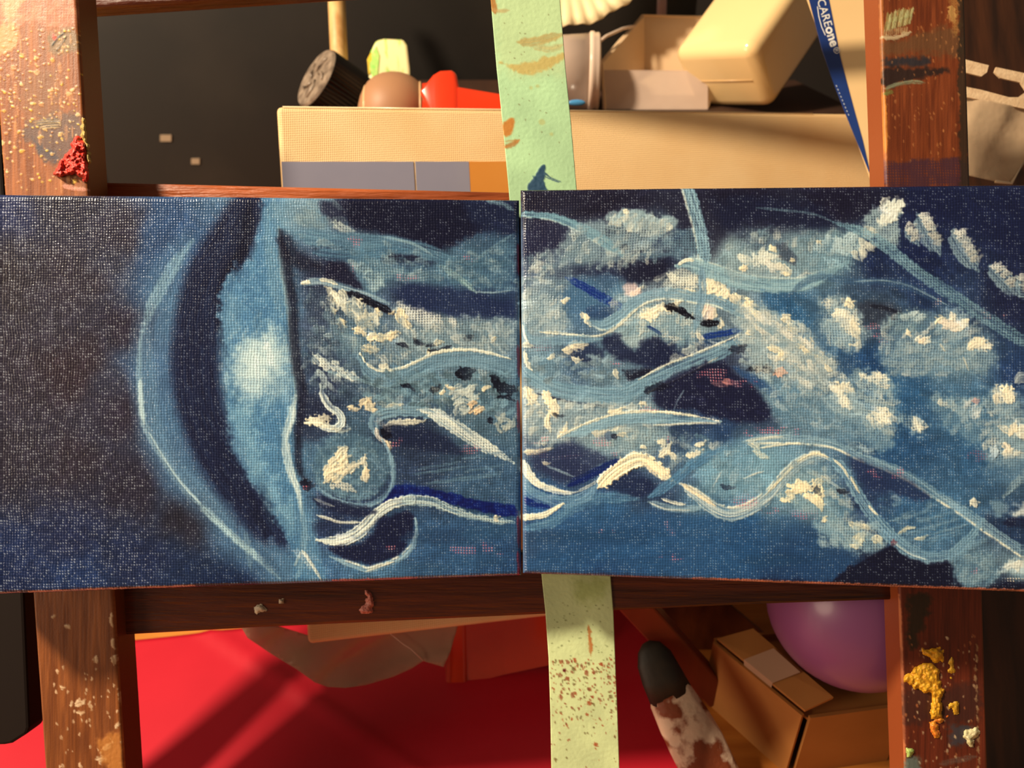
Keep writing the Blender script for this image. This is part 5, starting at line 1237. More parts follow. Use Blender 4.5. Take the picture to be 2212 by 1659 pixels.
canvas('right painting, blue sky of dabbed white clouds and curling cream waves', [(1123.6, 408, 0.2012), (2420, 395, 0.1876), (2420, 1289, 0.1876), (1128.6, 1241, 0.2012)], 1126, 2420, 395, 1289)

# ------------------------------------------------------------------ red mat on the table
def mat_sheet():
    nx, ny = 70, 60
    A, B, Cc, D = tp(-260, 1440), tp(1420, 1276), tp(1700, 2050), tp(-300, 2050)
    c0, c1 = tp(520, 1412), tp(900, 1672)
    dl = (c1 - c0).normalized(); nl = Vector((-dl.y, dl.x, 0))
    bm = bmesh.new(); g = []
    for j in range(ny + 1):
        row = []
        for i in range(nx + 1):
            u, v = i / nx, j / ny
            p = A * ((1 - u) * (1 - v)) + B * (u * (1 - v)) + Cc * (u * v) + D * ((1 - u) * v)
            dd = (p - c0).dot(nl)
            z = 0.0014 + 0.0011 * math.exp(-(dd / 0.0022) ** 2) + 0.0004 * math.sin(p.x * 60 + p.y * 35)
            row.append(bm.verts.new((p.x, p.y, z)))
        g.append(row)
    bt = {}
    for j in range(ny):
        for i in range(nx):
            bm.faces.new((g[j][i], g[j + 1][i], g[j + 1][i + 1], g[j][i + 1]))
    rim = [g[0][i] for i in range(nx)] + [g[j][nx] for j in range(ny)] + [g[ny][i] for i in range(nx, 0, -1)] + [g[j][0] for j in range(ny, 0, -1)]
    low = [bm.verts.new((v.co.x, v.co.y, 0.0)) for v in rim]
    for k in range(len(rim)):
        bm.faces.new((rim[k], rim[(k + 1) % len(rim)], low[(k + 1) % len(rim)], low[k]))
    bm.faces.new(low)
    m = material('red_plastic_sheet', (204,28,42), 0.45, (192,21,36), 14, bump=0.05, bscale=60)
    return tag(bm_obj('table_mat', bm, m, None, True), 'bright red creased mat lying on the table beneath the easel', 'mat')
mat_sheet()

# ------------------------------------------------------------------ shrink-wrapped blank canvas behind the easel
M_white = material('primed_canvas', (252,204,140), 0.5, (246,194,128), 40, spec=0.4)
def weave_bump(m, scale=1450):
    nt = m.node_tree; b = nt.nodes['Principled BSDF']
    tc = nt.nodes.new('ShaderNodeTexCoord')
    w1 = nt.nodes.new('ShaderNodeTexWave'); w1.bands_direction = 'X'; w1.inputs['Scale'].default_value = scale / 6.28 * 2; w1.inputs['Distortion'].default_value = 1.2; w1.inputs['Detail Scale'].default_value = 3
    w2 = nt.nodes.new('ShaderNodeTexWave'); w2.bands_direction = 'Z'; w2.inputs['Scale'].default_value = scale / 6.28 * 2; w2.inputs['Distortion'].default_value = 1.2; w2.inputs['Detail Scale'].default_value = 3
    mx = nt.nodes.new('ShaderNodeMath'); mx.operation = 'ADD'
    bp = nt.nodes.new('ShaderNodeBump'); bp.inputs['Strength'].default_value = 0.5; bp.inputs['Distance'].default_value = 0.00012
    for w in (w1, w2): nt.links.new(tc.outputs['Object'], w.inputs['Vector'])
    nt.links.new(w1.outputs[1], mx.inputs[0]); nt.links.new(w2.outputs[1], mx.inputs[1])
    nt.links.new(mx.outputs[0], bp.inputs['Height']); nt.links.new(bp.outputs[0], b.inputs['Normal'])
weave_bump(M_white)
tl = pc(597, 229, 0.258)
yaw, roll = math.radians(10.9), math.radians(3.2)
ex = Vector((math.cos(yaw) * math.cos(roll), math.sin(roll), math.sin(yaw)))
ey = Vector((math.sin(roll), -math.cos(roll), 0.02)); ey = (ey - ex * ey.dot(ex)).normalized()
en = ex.cross(ey).normalized()
if en.z < 0: en = -en                # points away from the camera
WW, WHt, WT = 0.225, 0.1835, 0.016
def wc(u, v, d=0.0):                 # point on the blank canvas: metres right, down, back
    return c2w(tl + ex * u + ey * v + en * d)
blank = empty('blank_canvas', wc(WW / 2, WHt, WT / 2), 'blank cream canvas in shrink wrap leaning behind the easel', 'canvas')
bm = bmesh.new()
add_box8(bm, [wc(0, 0), wc(WW, 0), wc(WW, WHt), wc(0, WHt), wc(0, 0, WT), wc(WW, 0, WT), wc(WW, WHt, WT), wc(0, WHt, WT)])
bmesh.ops.recalc_face_normals(bm, faces=bm.faces[:]); bevel(bm, 0.0016, 3)
bm_obj('stretched_cloth', bm, M_white, blank)
M_lab1 = material('label_slate_print', (152,142,148), 0.22, (144,136,144), 30, coat=0.6)
M_lab2 = material('label_ochre_print', (222,140,58), 0.3, (216,132,52), 30, coat=0.5)
def lab(u0, u1, v0, v1, m):
    bm = bmesh.new(); add_box8(bm, [wc(u0, v0, -0.0003), wc(u1, v0, -0.0003), wc(u1, v1, -0.0003), wc(u0, v1, -0.0003), wc(u0, v0, .0002), wc(u1, v0, .0002), wc(u1, v1, .0002), wc(u0, v1, .0002)])
    return bm_obj('label_panel', bm, m, blank)
lab(0.0006, 0.0450, 0.0188, 0.036, M_lab1); lab(0.0456, 0.0645, 0.0188, 0.036, M_lab1); lab(0.0646, 0.088, 0.0188, 0.036, M_lab2)
M_film = film('shrink_wrap', (172,130,98), 0.74, 0.16, 0.5, 55)
def film_sheet(name, outline, Zf, m, parent, amp=0.0012, step=9, seed=0):
    p = np.array(outline, np.float32)
    x0, y0 = p.min(0); x1, y1 = p.max(0)
    bm = bmesh.new()
    vs = [bm.verts.new((q[0], q[1], 0)) for q in outline]
    f = bm.faces.new(vs)
    for ax, lo, hi in ((0, x0, x1), (1, y0, y1)):
        k = lo + step
        while k < hi:
            no = (1, 0, 0) if ax == 0 else (0, 1, 0); co = (k, 0, 0) if ax == 0 else (0, k, 0)
            bmesh.ops.bisect_plane(bm, geom=bm.verts[:] + bm.edges[:] + bm.faces[:], plane_co=co, plane_no=no)
            k += step
    r = random.Random(seed); ph = [(r.uniform(.01, .05), r.uniform(.01, .05), r.uniform(0, 6)) for _ in range(4)]
    for v in bm.verts:
        x, y = v.co.x, v.co.y
        w = sum(math.sin(a * x + b * y + c) for a, b, c in ph) / 4
        w = abs(w) ** 0.6 * (1 if w > 0 else -1)
        v.co = pt(x, y, Zf + amp * w)
    o = bm_obj(name, bm, m, parent, True)
    o.modifiers.new('thickness', 'SOLIDIFY').thickness = 0.00012
    return o
film_sheet('shrink_wrap', [(515,1345),(535,1378),(585,1412),(640,1445),(680,1474),(708,1484),(745,1486),(790,1480),(850,1462),(890,1444),(914,1428),(935,1434),(958,1441),(972,1410),(990,1350),(1010,1330),(820,1352),(664,1372),(600,1352)], 0.2735, M_film, blank, 0.0016, 9, 3)
bm = bmesh.new(); add_tube(bm, [pt(842,1368,.2712), pt(872,1392,.2714), pt(888,1402,.2713), pt(914,1427,.2716)], 0.00018, 6)
bm_obj('wrap_crease', bm, material('wrap_edge', (226,190,160), .2), blank, True)
bm = bmesh.new(); add_tube(bm, [wc(.002, .0002, .0002), wc(.10, .0002, .0002), wc(.2, .0002, .0002)], 0.00025, 6)
bm_obj('wrap_seam', bm, material('wrap_seam_gloss', (250,214,160), .15), blank, True)

# ------------------------------------------------------------------ orange plastic tray standing behind the blank canvas
M_orange = material('orange_plastic', (255,78,32), 0.22, (246,64,26), 20, coat=0.4, trans=0.25)
tray = empty('plastic_tray', tp(985, 1525), 'translucent orange-red plastic tray wedged behind the blank canvas', 'tray')
zt, zb = 0.300, 0.2965
plate('corner_rib', [(905,196,zt),(922,176,zt),(935,160,zt),(950,151,zt),(976,149,zt),(986,158,zt),(991,185,zt),(1000,830,zt),(1010,1512,zb),(1004,1525,zb),(972,1525,zb),(964,1510,zb),(950,830,zt),(930,240,zt)], 0.008, M_orange, tray, 0.0012, True)
plate('panel', [(988,188,zt),(1030,195,zt),(1084,204,zt),(1180,222,zt+.004),(1240,240,zt+.006),(1240,1422,zt+.002),(1185,1437,zb+.002),(1090,1457,zb+.002),(1005,1478,zb+.001)], 0.0016, M_orange, tray)
plate('panel', [(912,180,.309),(955,176,.309),(955,400,.309),(912,400,.309)], 0.0016, M_orange, tray)
M_owf = film('orange_web', (214,60,40), .45, .2, .2, 40)
plate('web', [(958,1405,zb),(975,1380,zb),(972,1518,zb),(966,1500,zb)], 0.0006, M_owf, tray)

# ------------------------------------------------------------------ wooden crate that carries the clutter, black board behind
M_crate = material('crate_wood', (72,40,22), 0.6, (50,28,16), 40, (1, .2, 1))
CZ = 0.187
crate = empty('crate', (0.02, 0.386, 0), 'dark wooden crate behind the blank canvas carrying the bottles and tubs', 'crate')
for (x0, x1, y0, y1, z0, z1) in [(-.092, .150, .340, .344, 0, CZ - .004), (-.092, .150, .428, .432, 0, CZ - .004), (-.092, -.088, .3442, .4278, 0, CZ - .004), (.146, .150, .3442, .4278, 0, CZ - .004), (-.092, .150, .340, .432, CZ - .0038, CZ)]:
    bm = bmesh.new(); bmesh.ops.create_cube(bm, size=1, matrix=Matrix.Translation(((x0 + x1) / 2, (y0 + y1) / 2, (z0 + z1) / 2)) @ Matrix.Diagonal((x1 - x0, y1 - y0, z1 - z0, 1)))
    bm_obj('board' if z0 == 0 else 'lid', bm, M_crate, crate)
M_black = material('dusty_black_board', (20,14,9), 0.46, (44,34,24), 9, contrast=(0.45, 0.8), spec=0.5, bump=.05, bscale=40)
bb = empty('black_board', (-.06, .450, 0), 'dusty black board standing upright at the back left', 'board')
bm = bmesh.new()
xl = (203 - CX) / F * 0.418; xr = 0.10
a0 = [(xl - .006 + .0, .450, 0), (xr, .450, 0), (xr, .465, .30), (xl - .022, .465, .30)]
add_box8(bm, [Vector(a0[3]), Vector(a0[2]), Vector(a0[1]), Vector(a0[0])] + [Vector(v) + Vector((0, .004, 0)) for v in (a0[3], a0[2], a0[1], a0[0])])
bm_obj('panel', bm, M_black, bb)
M_mark = material('pale_mark', (150,122,92), .5)
def on_board(px, py):                # ray to the board's front plane
    dr = (pt(px, py, 1.0) - Vector(cam.location)); k = .450 / (dr.y - dr.z * .05); k = (0.450 + .05 * CAM_H) / (dr.y - dr.z * .05)
    return Vector(cam.location) + dr * k
for (x, y, w, h) in [(359, 298, 12, 7), (423, 348, 9, 6)]:
    q = [on_board(x - w, y - h), on_board(x + w, y - h), on_board(x + w, y + h), on_board(x - w, y + h)]
    bm = bmesh.new(); add_box8(bm, [v + Vector((0, -.0008, 0)) for v in q] + q); bevel(bm, .0006)
    bm_obj('rivet', bm, M_mark, bb)

# pale dowel
ZOFF = 0.018
M_pine = material('pale_pine', (226,176,108), .5, (196,138,76), 200, (1, 1, .1))
q0 = Vector((on_board(712, 0).x * .93, .395, CZ)); 
p0 = pt(738, 250, .345); p1 = pt(722, -120, .352)
bm = bmesh.new(); add_tube(bm, [p0, p0.lerp(p1, .5), p1], [.0040, .0041, .0042], 24)
tag(bm_obj('dowel', bm, M_pine, None, True), 'pale round wooden dowel standing in front of the black board', 'stick')

# bottle with black ribbed cap
M_cap = material('black_cap_plastic', (12,10,9), .38, (18,15,13), 30, coat=.0)
M_capf = material('worn_cap_face', (156,130,104), .35, (104,84,66), 260, bump=.5, bscale=300, bdist=.001)
M_taupe = film('smoky_bottle', (176,122,82), .95, .5, .03, 20)
def orth(c, ax):                     # camera-space centre and axis -> world
    return c2w(c), d2w(ax)
bot = empty('capped_bottle', pt(700, 250, .318), 'small bottle lying down with a black ribbed screw cap', 'bottle')
cc = pc(682, 168, .312); ax = Vector((.72, -.34, .68)).normalized()
p0, a_ = orth(cc, ax)
R = .0139
bm = bmesh.new(); add_lathe(bm, p0, a_, [(0.0006, R * .985), (.0012, R), (.0180, R)], 96, ribs=(1, 2, .955)); cap = bm_obj('cap', bm, M_cap, bot)
bm = bmesh.new(); add_lathe(bm, p0, a_, [(-.0004, R * .80), (-.0004, R * .93), (.0008, R * .985)], 64); bm_obj('cap_rim', bm, M_capf, cap)
bm = bmesh.new()
for k in range(5):
    th = k * 1.256; u1, u2 = frame_of(a_)[1:]
    pts = [p0 - a_ * .0006 + (u1 * math.cos(th + t * .8) + u2 * math.sin(th + t * .8)) * R * (.2 + .5 * t) for t in (0, .35, .7, 1)]
    add_tube(bm, pts, [.0006, .0009, .0009, .0005], 6)
bm_obj('cap_emblem', bm, M_capf, cap, True)
bm = bmesh.new(); add_lathe(bm, p0, a_, [(.0182, R * .96), (.0245, R * .96), (.0255, R * .9)], 64); bm_obj('cap_band', bm, M_cap, cap, True)
bm = bmesh.new(); add_lathe(bm, p0, a_, [(.0256, R * .7), (.0266, R * .95), (.028, R * 1.02), (.040, R * 1.02), (.044, R * .9), (.045, R * .5)], 48); bm_obj('body', bm, M_cap, bot, True)

# smoky bottle with a domed shoulder and a threaded neck
bot2 = empty('smoky_bottle', pt(860, 252, .312), 'smoky brown plastic bottle with a domed shoulder and ridged neck', 'bottle')
c2 = pt(775, 250, .3065); a2 = d2w(Vector((1, .02, .10)).normalized()); s = .306 / F
prof = [(0, 24), (6, 44), (14, 60), (24, 74), (40, 86), (58, 93), (78, 96), (98, 95), (116, 90), (130, 82), (140, 74), (146, 68), (152, 66)]
bm = bmesh.new(); add_lathe(bm, c2, a2, [(t * s, r * s) for t, r in prof], 64); bm_obj('body', bm, M_taupe, bot2, True)
bm = bmesh.new(); add_lathe(bm, c2, a2, [(139 * s, 74 * s), (141 * s, 77 * s), (144 * s, 74 * s), (145 * s, 70 * s)], 64); bm_obj('shoulder_ring', bm, material('ring_gloss', (226,176,120), .25), bot2, True)
bm = bmesh.new(); add_lathe(bm, c2, a2, [(14 * s, 60 * s), (15.5 * s, 64.5 * s), (18 * s, 67 * s), (19 * s, 66 * s)], 64); bm_obj('shoulder_ring', bm, bpy.data.materials['ring_gloss'], bot2, True)
bm = bmesh.new(); add_lathe(bm, c2, a2, [(153 * s, 62 * s)] + [((156 + 4 * k) * s, (58 if k % 2 else 53) * s) for k in range(8)], 64); bm_obj('neck', bm, material('neck_plastic', (196,130,92), .35), bot2, True)

# cream tube with green and yellow paint smears
M_tubec = material('paint_smeared_tube', (250,222,150), .4, (150,200,70), 110, (1.6, 1, .35), contrast=(.52, .62))
tub = empty('paint_tube', pt(840, 250, .335), 'cream tube end smeared with green and yellow paint', 'tube')
bm = bmesh.new()
add_prism(bm, [pt(x, y, .333) for x, y in [(795,250),(797,140),(800,112),(812,88),(830,84),(872,86),(880,98),(886,150),(888,250)]], [pt(x, y, .350) for x, y in [(800,250),(802,140),(806,114),(816,90),(832,86),(870,88),(877,100),(882,150),(884,250)]])
bmesh.ops.recalc_face_normals(bm, faces=bm.faces[:]); bevel(bm, .0012)
bm_obj('body', bm, M_tubec, tub)
plate('paint_smear', [(798,150,.3326),(800,122,.3326),(812,98,.3326),(820,120,.3326),(816,165,.3326),(806,168,.3326)], .0004, material('green_smear', (150,214,84), .4, (206,216,110), 400), tub, .0002)
plate('paint_smear', [(793,128,.3326),(799,116,.3326),(802,112,.3326),(804,130,.3326),(798,136,.3326),(800,160,.3326),(796,160,.3326)], .0006, material('yellow_smear', (240,190,30), .4), tub, .0002)

# ------------------------------------------------------------------ tubs, plate and boxes on the right
M_paper = material('paper_plate', (252,218,158), .6, (240,204,146), 30)
pl = empty('paper_plate', pt(1220, 80, .325), 'white fluted paper plate leaning at the top edge of the picture', 'plate')
pcn = pt(1216, -168, .322); pax = d2w(Vector((.02, .10, 1)).normalized()); an, au, aw = frame_of(pax)
bm = bmesh.new(); n = 180; rings = []
for (r, dep, fl) in [(0, .004, 0), (.028, .004, 0), (.033, .003, .25), (.040, .0, .9), (.0455, -.002, 1.1)]:
    if r == 0: rings.append([bm.verts.new(pcn + an * dep)] * n); continue
    rings.append([bm.verts.new(pcn + an * (dep + .0009 * fl * math.sin(i * 2 * math.pi / n * 45)) + (au * math.cos(i * 2 * math.pi / n) + aw * math.sin(i * 2 * math.pi / n)) * (r + .0006 * fl * math.sin(i * .55))) for i in range(n)])
for A, B in zip(rings[:-1], rings[1:]):
    for i in range(n):
        j = (i + 1) % n
        if A[0] is A[1]: bm.faces.new((A[0], B[i], B[j]))
        else: bm.faces.new((A[i], B[i], B[j], A[j]))
o = bm_obj('plate_body', bm, M_paper, pl, True); o.modifiers.new('thickness', 'SOLIDIFY').thickness = .0006

M_clear = film('milky_plastic', (226,190,160), .55, .2, .05, 30)
M_rim = film('milky_rim', (240,204,170), .8, .2, .05, 30)
cup = empty('plastic_cup', pt(1262, 250, .318), 'small clear plastic cup lying on its side with dried blue paint inside', 'cup')
s = .316 / F; c0 = pt(1172, 158, .316); ca = d2w(Vector((1, -.02, -.06)).normalized())
bm = bmesh.new(); add_lathe(bm, c0, ca, [(0, 60 * s), (4 * s, 72 * s), (16 * s, 78 * s), (104 * s, 83 * s)], 64); bm_obj('body', bm, M_clear, cup, True)
bm = bmesh.new(); add_lathe(bm, c0, ca, [(104 * s, 84 * s), (107 * s, 87 * s), (114 * s, 87 * s), (117 * s, 84 * s), (124 * s, 85 * s), (128 * s, 82 * s), (129 * s, 74 * s)], 64); bm_obj('rim', bm, M_rim, cup, True)
bm = bmesh.new(); bmesh.ops.create_icosphere(bm, subdivisions=3, radius=.0016, matrix=Matrix.Translation(pt(1246, 222, .3005)) @ Matrix.Diagonal((2.3, .5, .8, 1))); bm_obj('paint_residue', bm, material('blue_residue', (80,150,190), .3), cup, True)

M_tub = material('cream_tub_plastic', (238,196,146), .28, (230,186,136), 20, spec=.5)
otub = empty('open_tub', pt(1410, 246, .318), 'open cream plastic tub with a clear front between the cup and white case', 'tub')
def wall4(name, pts, thick, m): return plate(name, pts, thick, m, otub, .0006)
wall4('back_wall', [(1387,34,.345),(1560,37,.345),(1560,240,.345),(1387,240,.345)], .0016, M_tub)
def quad_wall(name, P, m, t=.0014):
    P = [pt(*p) for p in P]; nn = (P[1] - P[0]).cross(P[3] - P[0]).normalized() * t
    bm = bmesh.new(); add_box8(bm, P + [p + nn for p in P]); bmesh.ops.recalc_face_normals(bm, faces=bm.faces[:]); bevel(bm, .0004)
    return bm_obj(name, bm, m, otub)
quad_wall('side_wall', [(1387,34,.345),(1296,138,.316),(1302,240,.316),(1387,240,.345)], M_tub)
quad_wall('floor_panel', [(1387,152,.344),(1560,152,.344),(1530,236,.318),(1303,236,.318)], M_tub)
quad_wall('front_wall', [(1300,150,.3155),(1530,152,.3155),(1530,244,.3155),(1302,244,.3155)], M_clear)
bm = bmesh.new(); add_tube(bm, [pt(1285,98,.316), pt(1310,78,.320), pt(1345,62,.326), pt(1372,56,.332)], .0007, 8); bm_obj('rim', bm, M_rim, otub, True)
bm = bmesh.new(); add_tube(bm, [pt(1296,138,.3158), pt(1340,86,.330), pt(1387,34,.345), pt(1470,36,.345), pt(1560,38,.345)], .0006, 8); bm_obj('rim', bm, M_tub, otub, True)

# white rounded case
M_case = material('glossy_white_case', (255,209,140), .16, (250,202,134), 10, coat=.4)
case = empty('plastic_case', pt(1600, 250, .318), 'glossy rounded white plastic case tilted up on one corner', 'case')
k = .312 / F
O_ = pc(1447, 112, .312)
vb = Vector((140, -56, -150)) * k; vc = Vector((92, -94, 104)) * k
va = vb.cross(vc).normalized()
if va.y < 0: va = -va
vc = va.cross(vb).normalized() * vc.length
if vc.x < 0: vc = -vc
va = va * 340 * k
def cs(a, b, c): return c2w(O_ + va * a + vb * b + vc * c)
bm = bmesh.new()
add_box8(bm, [cs(0, 0, 0), cs(0, 1, 0), cs(0, 1, 1), cs(0, 0, 1), cs(1, 0, 0), cs(1, 1, 0), cs(1, 1, 1), cs(1, 0, 1)])
bmesh.ops.recalc_face_normals(bm, faces=bm.faces[:]); bevel(bm, .0052, 6)
bm_obj('shell', bm, M_case, case, True)
bm = bmesh.new(); add_tube(bm, [cs(-.001, .12, .5), cs(-.001, .5, .5), cs(-.001, .88, .5)], .00025, 6)
bm_obj('seam', bm, material('case_seam', (214,166,108), .3), case, True)

# pink pen behind
bm = bmesh.new(); add_tube(bm, [pt(1428, 60, .362), pt(1430, 0, .366), pt(1431, -90, .372)], .0024, 16)
tag(bm_obj('pen', bm, material('pink_pen', (196,140,118), .3), None, True), 'thin dusty pink pen standing behind the open tub', 'pen')

ZOFF = 0.0
# carton with blue printed band
M_carton = material('cream_carton', (252,206,140), .4, (246,196,130), 14, coat=.2)
M_blue = material('blue_print', (36,62,120), .3, (30,52,104), 40, coat=.3)
cart = empty('carton', pt(1935, 546, .272), 'cream carton with a tapering blue band lettered CAREone', 'carton')
kz = .272
A_ = Vector((1733, -46)); dn = Vector((.333, .943)); rt = Vector((.943, -.333))
def cp(a, b): v = A_ + dn * a + rt * b; return (v.x, v.y, kz)
plate('carton_body', [cp(0, 0), cp(0, 132), cp(620, 132), cp(620, 0)], .0022, M_carton, cart, .0003)
def bp_(x, y, dz=.0002): return (x, y, kz - dz)
plate('printed_band', [bp_(1738,-30), bp_(1784,-30), bp_(1791,0), bp_(1815,122), bp_(1829,176), bp_(1845,236), bp_(1864,304), bp_(1881,379), bp_(1879.5,376), bp_(1857,320), bp_(1824,239), bp_(1803,184), bp_(1776,108), bp_(1748,0)], .00025, M_blue, cart)
M_ink = material('white_print', (250,236,214), .5)
def text_on(txt, px, py, size_px, ang, bold=0.0, name='lettering'):
    cu = bpy.data.curves.new(name, 'FONT'); cu.body = txt; cu.size = size_px; cu.extrude = 0.0; cu.offset = bold; cu.resolution_u = 3
    to = bpy.data.objects.new(name, cu); COL.objects.link(to)
    bpy.context.view_layer.update()
    me = bpy.data.meshes.new_from_object(to.evaluated_get(bpy.context.evaluated_depsgraph_get()))
    bpy.data.objects.remove(to)
    w = max((v.co.x for v in me.vertices), default=0)
    ca_, sa_ = math.cos(math.radians(ang)), math.sin(math.radians(ang))
    for v in me.vertices:                       # text space: x along the baseline, y up the letter
        x, y = v.co.x, -v.co.y
        v.co = pt(px + x * ca_ - y * sa_, py + x * sa_ + y * ca_, kz - .0003)
    bm = bmesh.new(); bm.from_mesh(me)
    return bm_obj(name, bm, M_ink, cart), w
_, w = text_on('CARE', 1764.5, 0, 25, 73.5, 0.0)
_, w2 = text_on('one', 1764.5 + (w + 1) * math.cos(math.radians(73.5)), (w + 1) * math.sin(math.radians(73.5)), 29, 73.5, 0.8)
text_on('®', 1764.5 + (w + w2 + 5) * math.cos(math.radians(73.5)) + 3, (w + w2 + 5) * math.sin(math.radians(73.5)) - 2, 19, 73.5)
bm = bmesh.new(); add_tube(bm, [pt(1766, 14, kz - .0003), pt(1769, 36, kz - .0003), pt(1775, 58, kz - .0003), pt(1783, 76, kz - .0003)], .00012, 6); bm_obj('underline', bm, M_ink, cart)
for i in range(9):
    t = i / 8; x, y = 1806 + 26 * t, 184 + 62 * t
    bm = bmesh.new(); add_tube(bm, [pt(x, y, kz - .0003), pt(x + 2, y + 3.5, kz - .0003)], .00014, 5); bm_obj('small_print', bm, material('dull_print', (190,190,186), .5) if i == 0 else bpy.data.materials['dull_print'], cart)

# dark wooden board at the far right, hanging blister pouch
M_dark = material('dark_board', (74,38,18), .45, (40,20,10), 30, (6, 1, .5), bump=.2, bscale=200)
wbd = empty('wooden_board', tp(2260, 1700), 'dark brown wooden board upright at the right edge behind the easel', 'board')
pb = [pt(2040, -120, .300), pt(2480, -120, .300), pt(2480, 1700, .2602), pt(2062, 1700, .2602)]
bm = bmesh.new(); tv = d2w((0, 0, .012)); add_box8(bm, pb + [p + tv for p in pb]); bmesh.ops.recalc_face_normals(bm, faces=bm.faces[:]); bevel(bm, .001)
bm_obj('board_panel', bm, M_dark, wbd)
pouch = empty('blister_pouch', pt(2150, 392, .262), 'clear plastic hang pouch with a slotted header beside the right leg', 'pouch')
M_head = material('textured_header', (240,198,148), .4, (222,178,130), 500, bump=.5, bscale=900)
Zp = .262
def pz(*xy): return [(x, y, Zp) for x, y in xy]
plate('header', pz((2060,122),(2136,141),(2132,156),(2120,165),(2060,150)), .0006, M_head, pouch)
plate('header', pz((2152,145),(2280,172),(2280,208),(2216,196),(2204,178),(2160,168),(2148,156)), .0006, M_head, pouch)
plate('header', pz((2060,182),(2120,194),(2180,210),(2200,210),(2214,200),(2280,210),(2280,248),(2150,222),(2060,204)), .0006, M_head, pouch)
M_pou = film('clear_pouch', (226,186,140), .5, .1, .6, 70)
film_sheet('bag', [(2060,200),(2150,220),(2262,244),(2235,320),(2184,396),(2150,392),(2060,372)], .2625, M_pou, pouch, .0018, 8, 9)
bm = bmesh.new(); add_tube(bm, [pt(2258,246,.262), pt(2230,320,.262), pt(2184,396,.262), pt(2150,392,.262)], .0006, 6); bm_obj('bag_edge', bm, material('pouch_edge', (214,180,140), .2), pouch, True)

# ------------------------------------------------------------------ lower right: stick, box, purple balloons
M_card = material('cardboard', (186,118,54), .7, (172,106,46), 30, bump=.1, bscale=300)
M_tape2 = material('paper_tape', (190,142,106), .6)
boxr = empty('cardboard_box', tp(1740, 1700), 'brown cardboard box with a lifted flap under the purple balloon', 'box')
def bx(px, py, z): return tp(px, py, z)
zt_ = .031                                            # box height
c_ = bx(1737, 1542, zt_); l_ = bx(1545, 1384, zt_); r_ = bx(1960, 1512, zt_)
bk = l_ + (r_ - c_)
dz = Vector((0, 0, zt_))
def wallq(name, a, b, m=M_card, t=.0012, top=0.0):
    nn = (b - a).cross(Vector((0, 0, 1))).normalized() * t
    bm = bmesh.new(); add_box8(bm, [a + Vector((0,0,top)), b + Vector((0,0,top)), b - dz, a - dz, a + nn + Vector((0,0,top)), b + nn + Vector((0,0,top)), b + nn - dz, a + nn - dz])
    bmesh.ops.recalc_face_normals(bm, faces=bm.faces[:]); return bm_obj(name, bm, m, boxr)
gap = (r_ - c_).normalized() * .0018
wallq('side', l_, c_); wallq('side', c_ + gap - Vector((0, 0, .001)), r_ - Vector((0, 0, .001))); wallq('side', r_, bk); wallq('side', bk, l_)
bm = bmesh.new(); q = [l_ - dz, c_ - dz, r_ - dz, bk - dz]; add_box8(bm, [v + Vector((0, 0, .0012)) for v in q] + q); bm_obj('bottom', bm, M_card, boxr)
dn_ = Vector((0, 0, -.0035))
bm = bmesh.new(); q = [l_ + (bk - l_) * .02, c_ + gap, r_, bk]; q = [v + dn_ for v in q]; add_box8(bm, [v + Vector((0, 0, .001)) for v in q] + q); bm_obj('flap', bm, M_card, boxr)
f0, f1 = l_ + (c_ - l_) * .02, c_; up = Vector((0, 0, .0010)); dirf = (r_ - c_).normalized()
bm = bmesh.new(); q = [f0 + up, f1 + up, f1 + dirf * .010 + Vector((0, 0, .0045)) - (c_ - l_).normalized() * .001, f0 + dirf * .013 + Vector((0, 0, .004))]; add_box8(bm, [v + Vector((0, 0, .0009)) for v in q] + q); bm_obj('flap', bm, M_card, boxr)
e1 = l_ + (c_ - l_) * .34; e2 = l_ + (c_ - l_) * .66
outw = (c_ - l_).cross(Vector((0, 0, 1))).normalized(); 
if outw.y > 0: outw = -outw
bm = bmesh.new(); w0 = outw * .0003 + Vector((0, 0, .0022))
q = [e1 + w0, e2 + w0, e2 + outw * .0004 - Vector((0, 0, .015)), e1 + (e2 - e1) * .35 + outw * .0004 - Vector((0, 0, .019))]; add_box8(bm, q + [v - outw * .0002 for v in q])
q2 = [e1 + w0, e2 + w0, e2 + dirf * .009 + Vector((0, 0, .0058)), e1 + dirf * .010 + Vector((0, 0, .0060))]; add_box8(bm, [v + Vector((0, 0, .0003)) for v in q2] + q2)
bm_obj('tape_patch', bm, M_tape2, boxr)

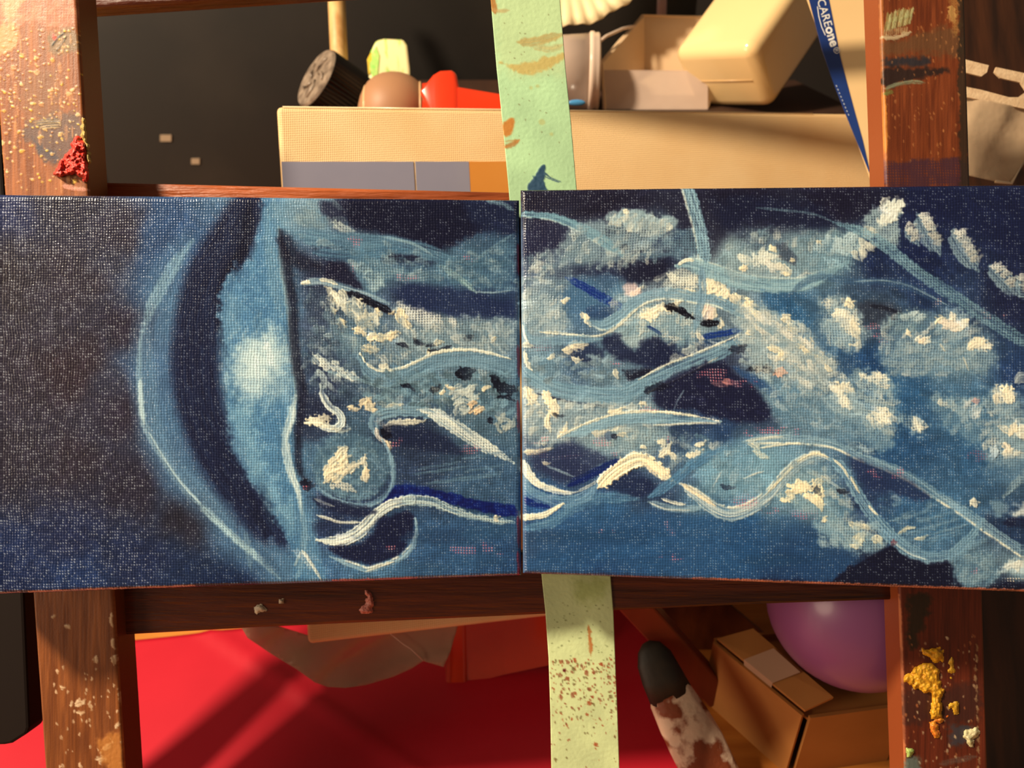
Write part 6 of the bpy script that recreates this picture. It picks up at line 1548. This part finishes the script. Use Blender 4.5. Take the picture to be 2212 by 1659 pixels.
M_purple = material('purple_balloon', (148,84,124), .36, (140,78,116), 12, coat=.15)
def balloon(label, px, py, rpx, Z):
    root = empty('balloon', pt(px, py + rpx, Z), label, 'balloon', 'purple balloons')
    R_ = rpx * Z / F; ctr = pt(px, py, Z)
    bm = bmesh.new(); bmesh.ops.create_uvsphere(bm, u_segments=48, v_segments=32, radius=R_, matrix=Matrix.Translation(ctr))
    bm_obj('body', bm, M_purple, root, True)
    bm = bmesh.new(); add_lathe(bm, ctr + Vector((R_ * .05, R_ * .96, R_ * .1)), Vector((.1, 1, .1)), [(0, .004), (.004, .0016), (.007, .0022), (.008, .003)], 16); bm_obj('knot', bm, M_purple, root, True)
balloon('large purple balloon resting on the cardboard box', 1848, 1299, 184, .2578)
balloon('second purple balloon mostly hidden behind the lower crossbar', 1560, 1250, 122, .375)

M_stick = material('paint_caked_stick', (214,176,140), .6, (124,54,22), 120, contrast=(.47, .56), bump=.6, bscale=120, bdist=.002)
M_tip = material('black_paint_tip', (26,22,16), .6, (44,34,22), 120, bump=.5, bscale=200)
stick = empty('stirring_stick', tp(1560, 1760), 'paint-caked wooden stick with a blackened rounded end', 'stick')
ctrl = [(1402,1398,.262,26),(1412,1424,.261,40),(1428,1460,.260,45),(1450,1505,.258,48),(1475,1555,.256,56),(1505,1610,.254,60),(1540,1680,.252,58),(1580,1760,.250,54)]
def lump(rows, name, m):
    bm = bmesh.new(); rings = []
    r = random.Random(5)
    for (x, y, z, w) in rows:
        c = pt(x, y, z); ra = d2w((.88, .47, 0)); rb = d2w((0, 0, 1)); s_ = z / F
        rings.append([bm.verts.new(c + (ra * math.cos(t) + rb * math.sin(t) * .45) * w * s_ * r.uniform(.95, 1.05)) for t in [i * 2 * math.pi / 20 for i in range(20)]])
    for A, B in zip(rings[:-1], rings[1:]):
        for i in range(20): bm.faces.new((A[i], A[(i + 1) % 20], B[(i + 1) % 20], B[i]))
    bm.faces.new(rings[0]); bm.faces.new(rings[-1])
    return bm_obj(name, bm, m, stick, True)
lump([(1396,1388,.2625,10)] + ctrl[:4], 'tip', M_tip)
lump([(1446,1496,.2582,44)] + ctrl[3:], 'shaft', M_stick)
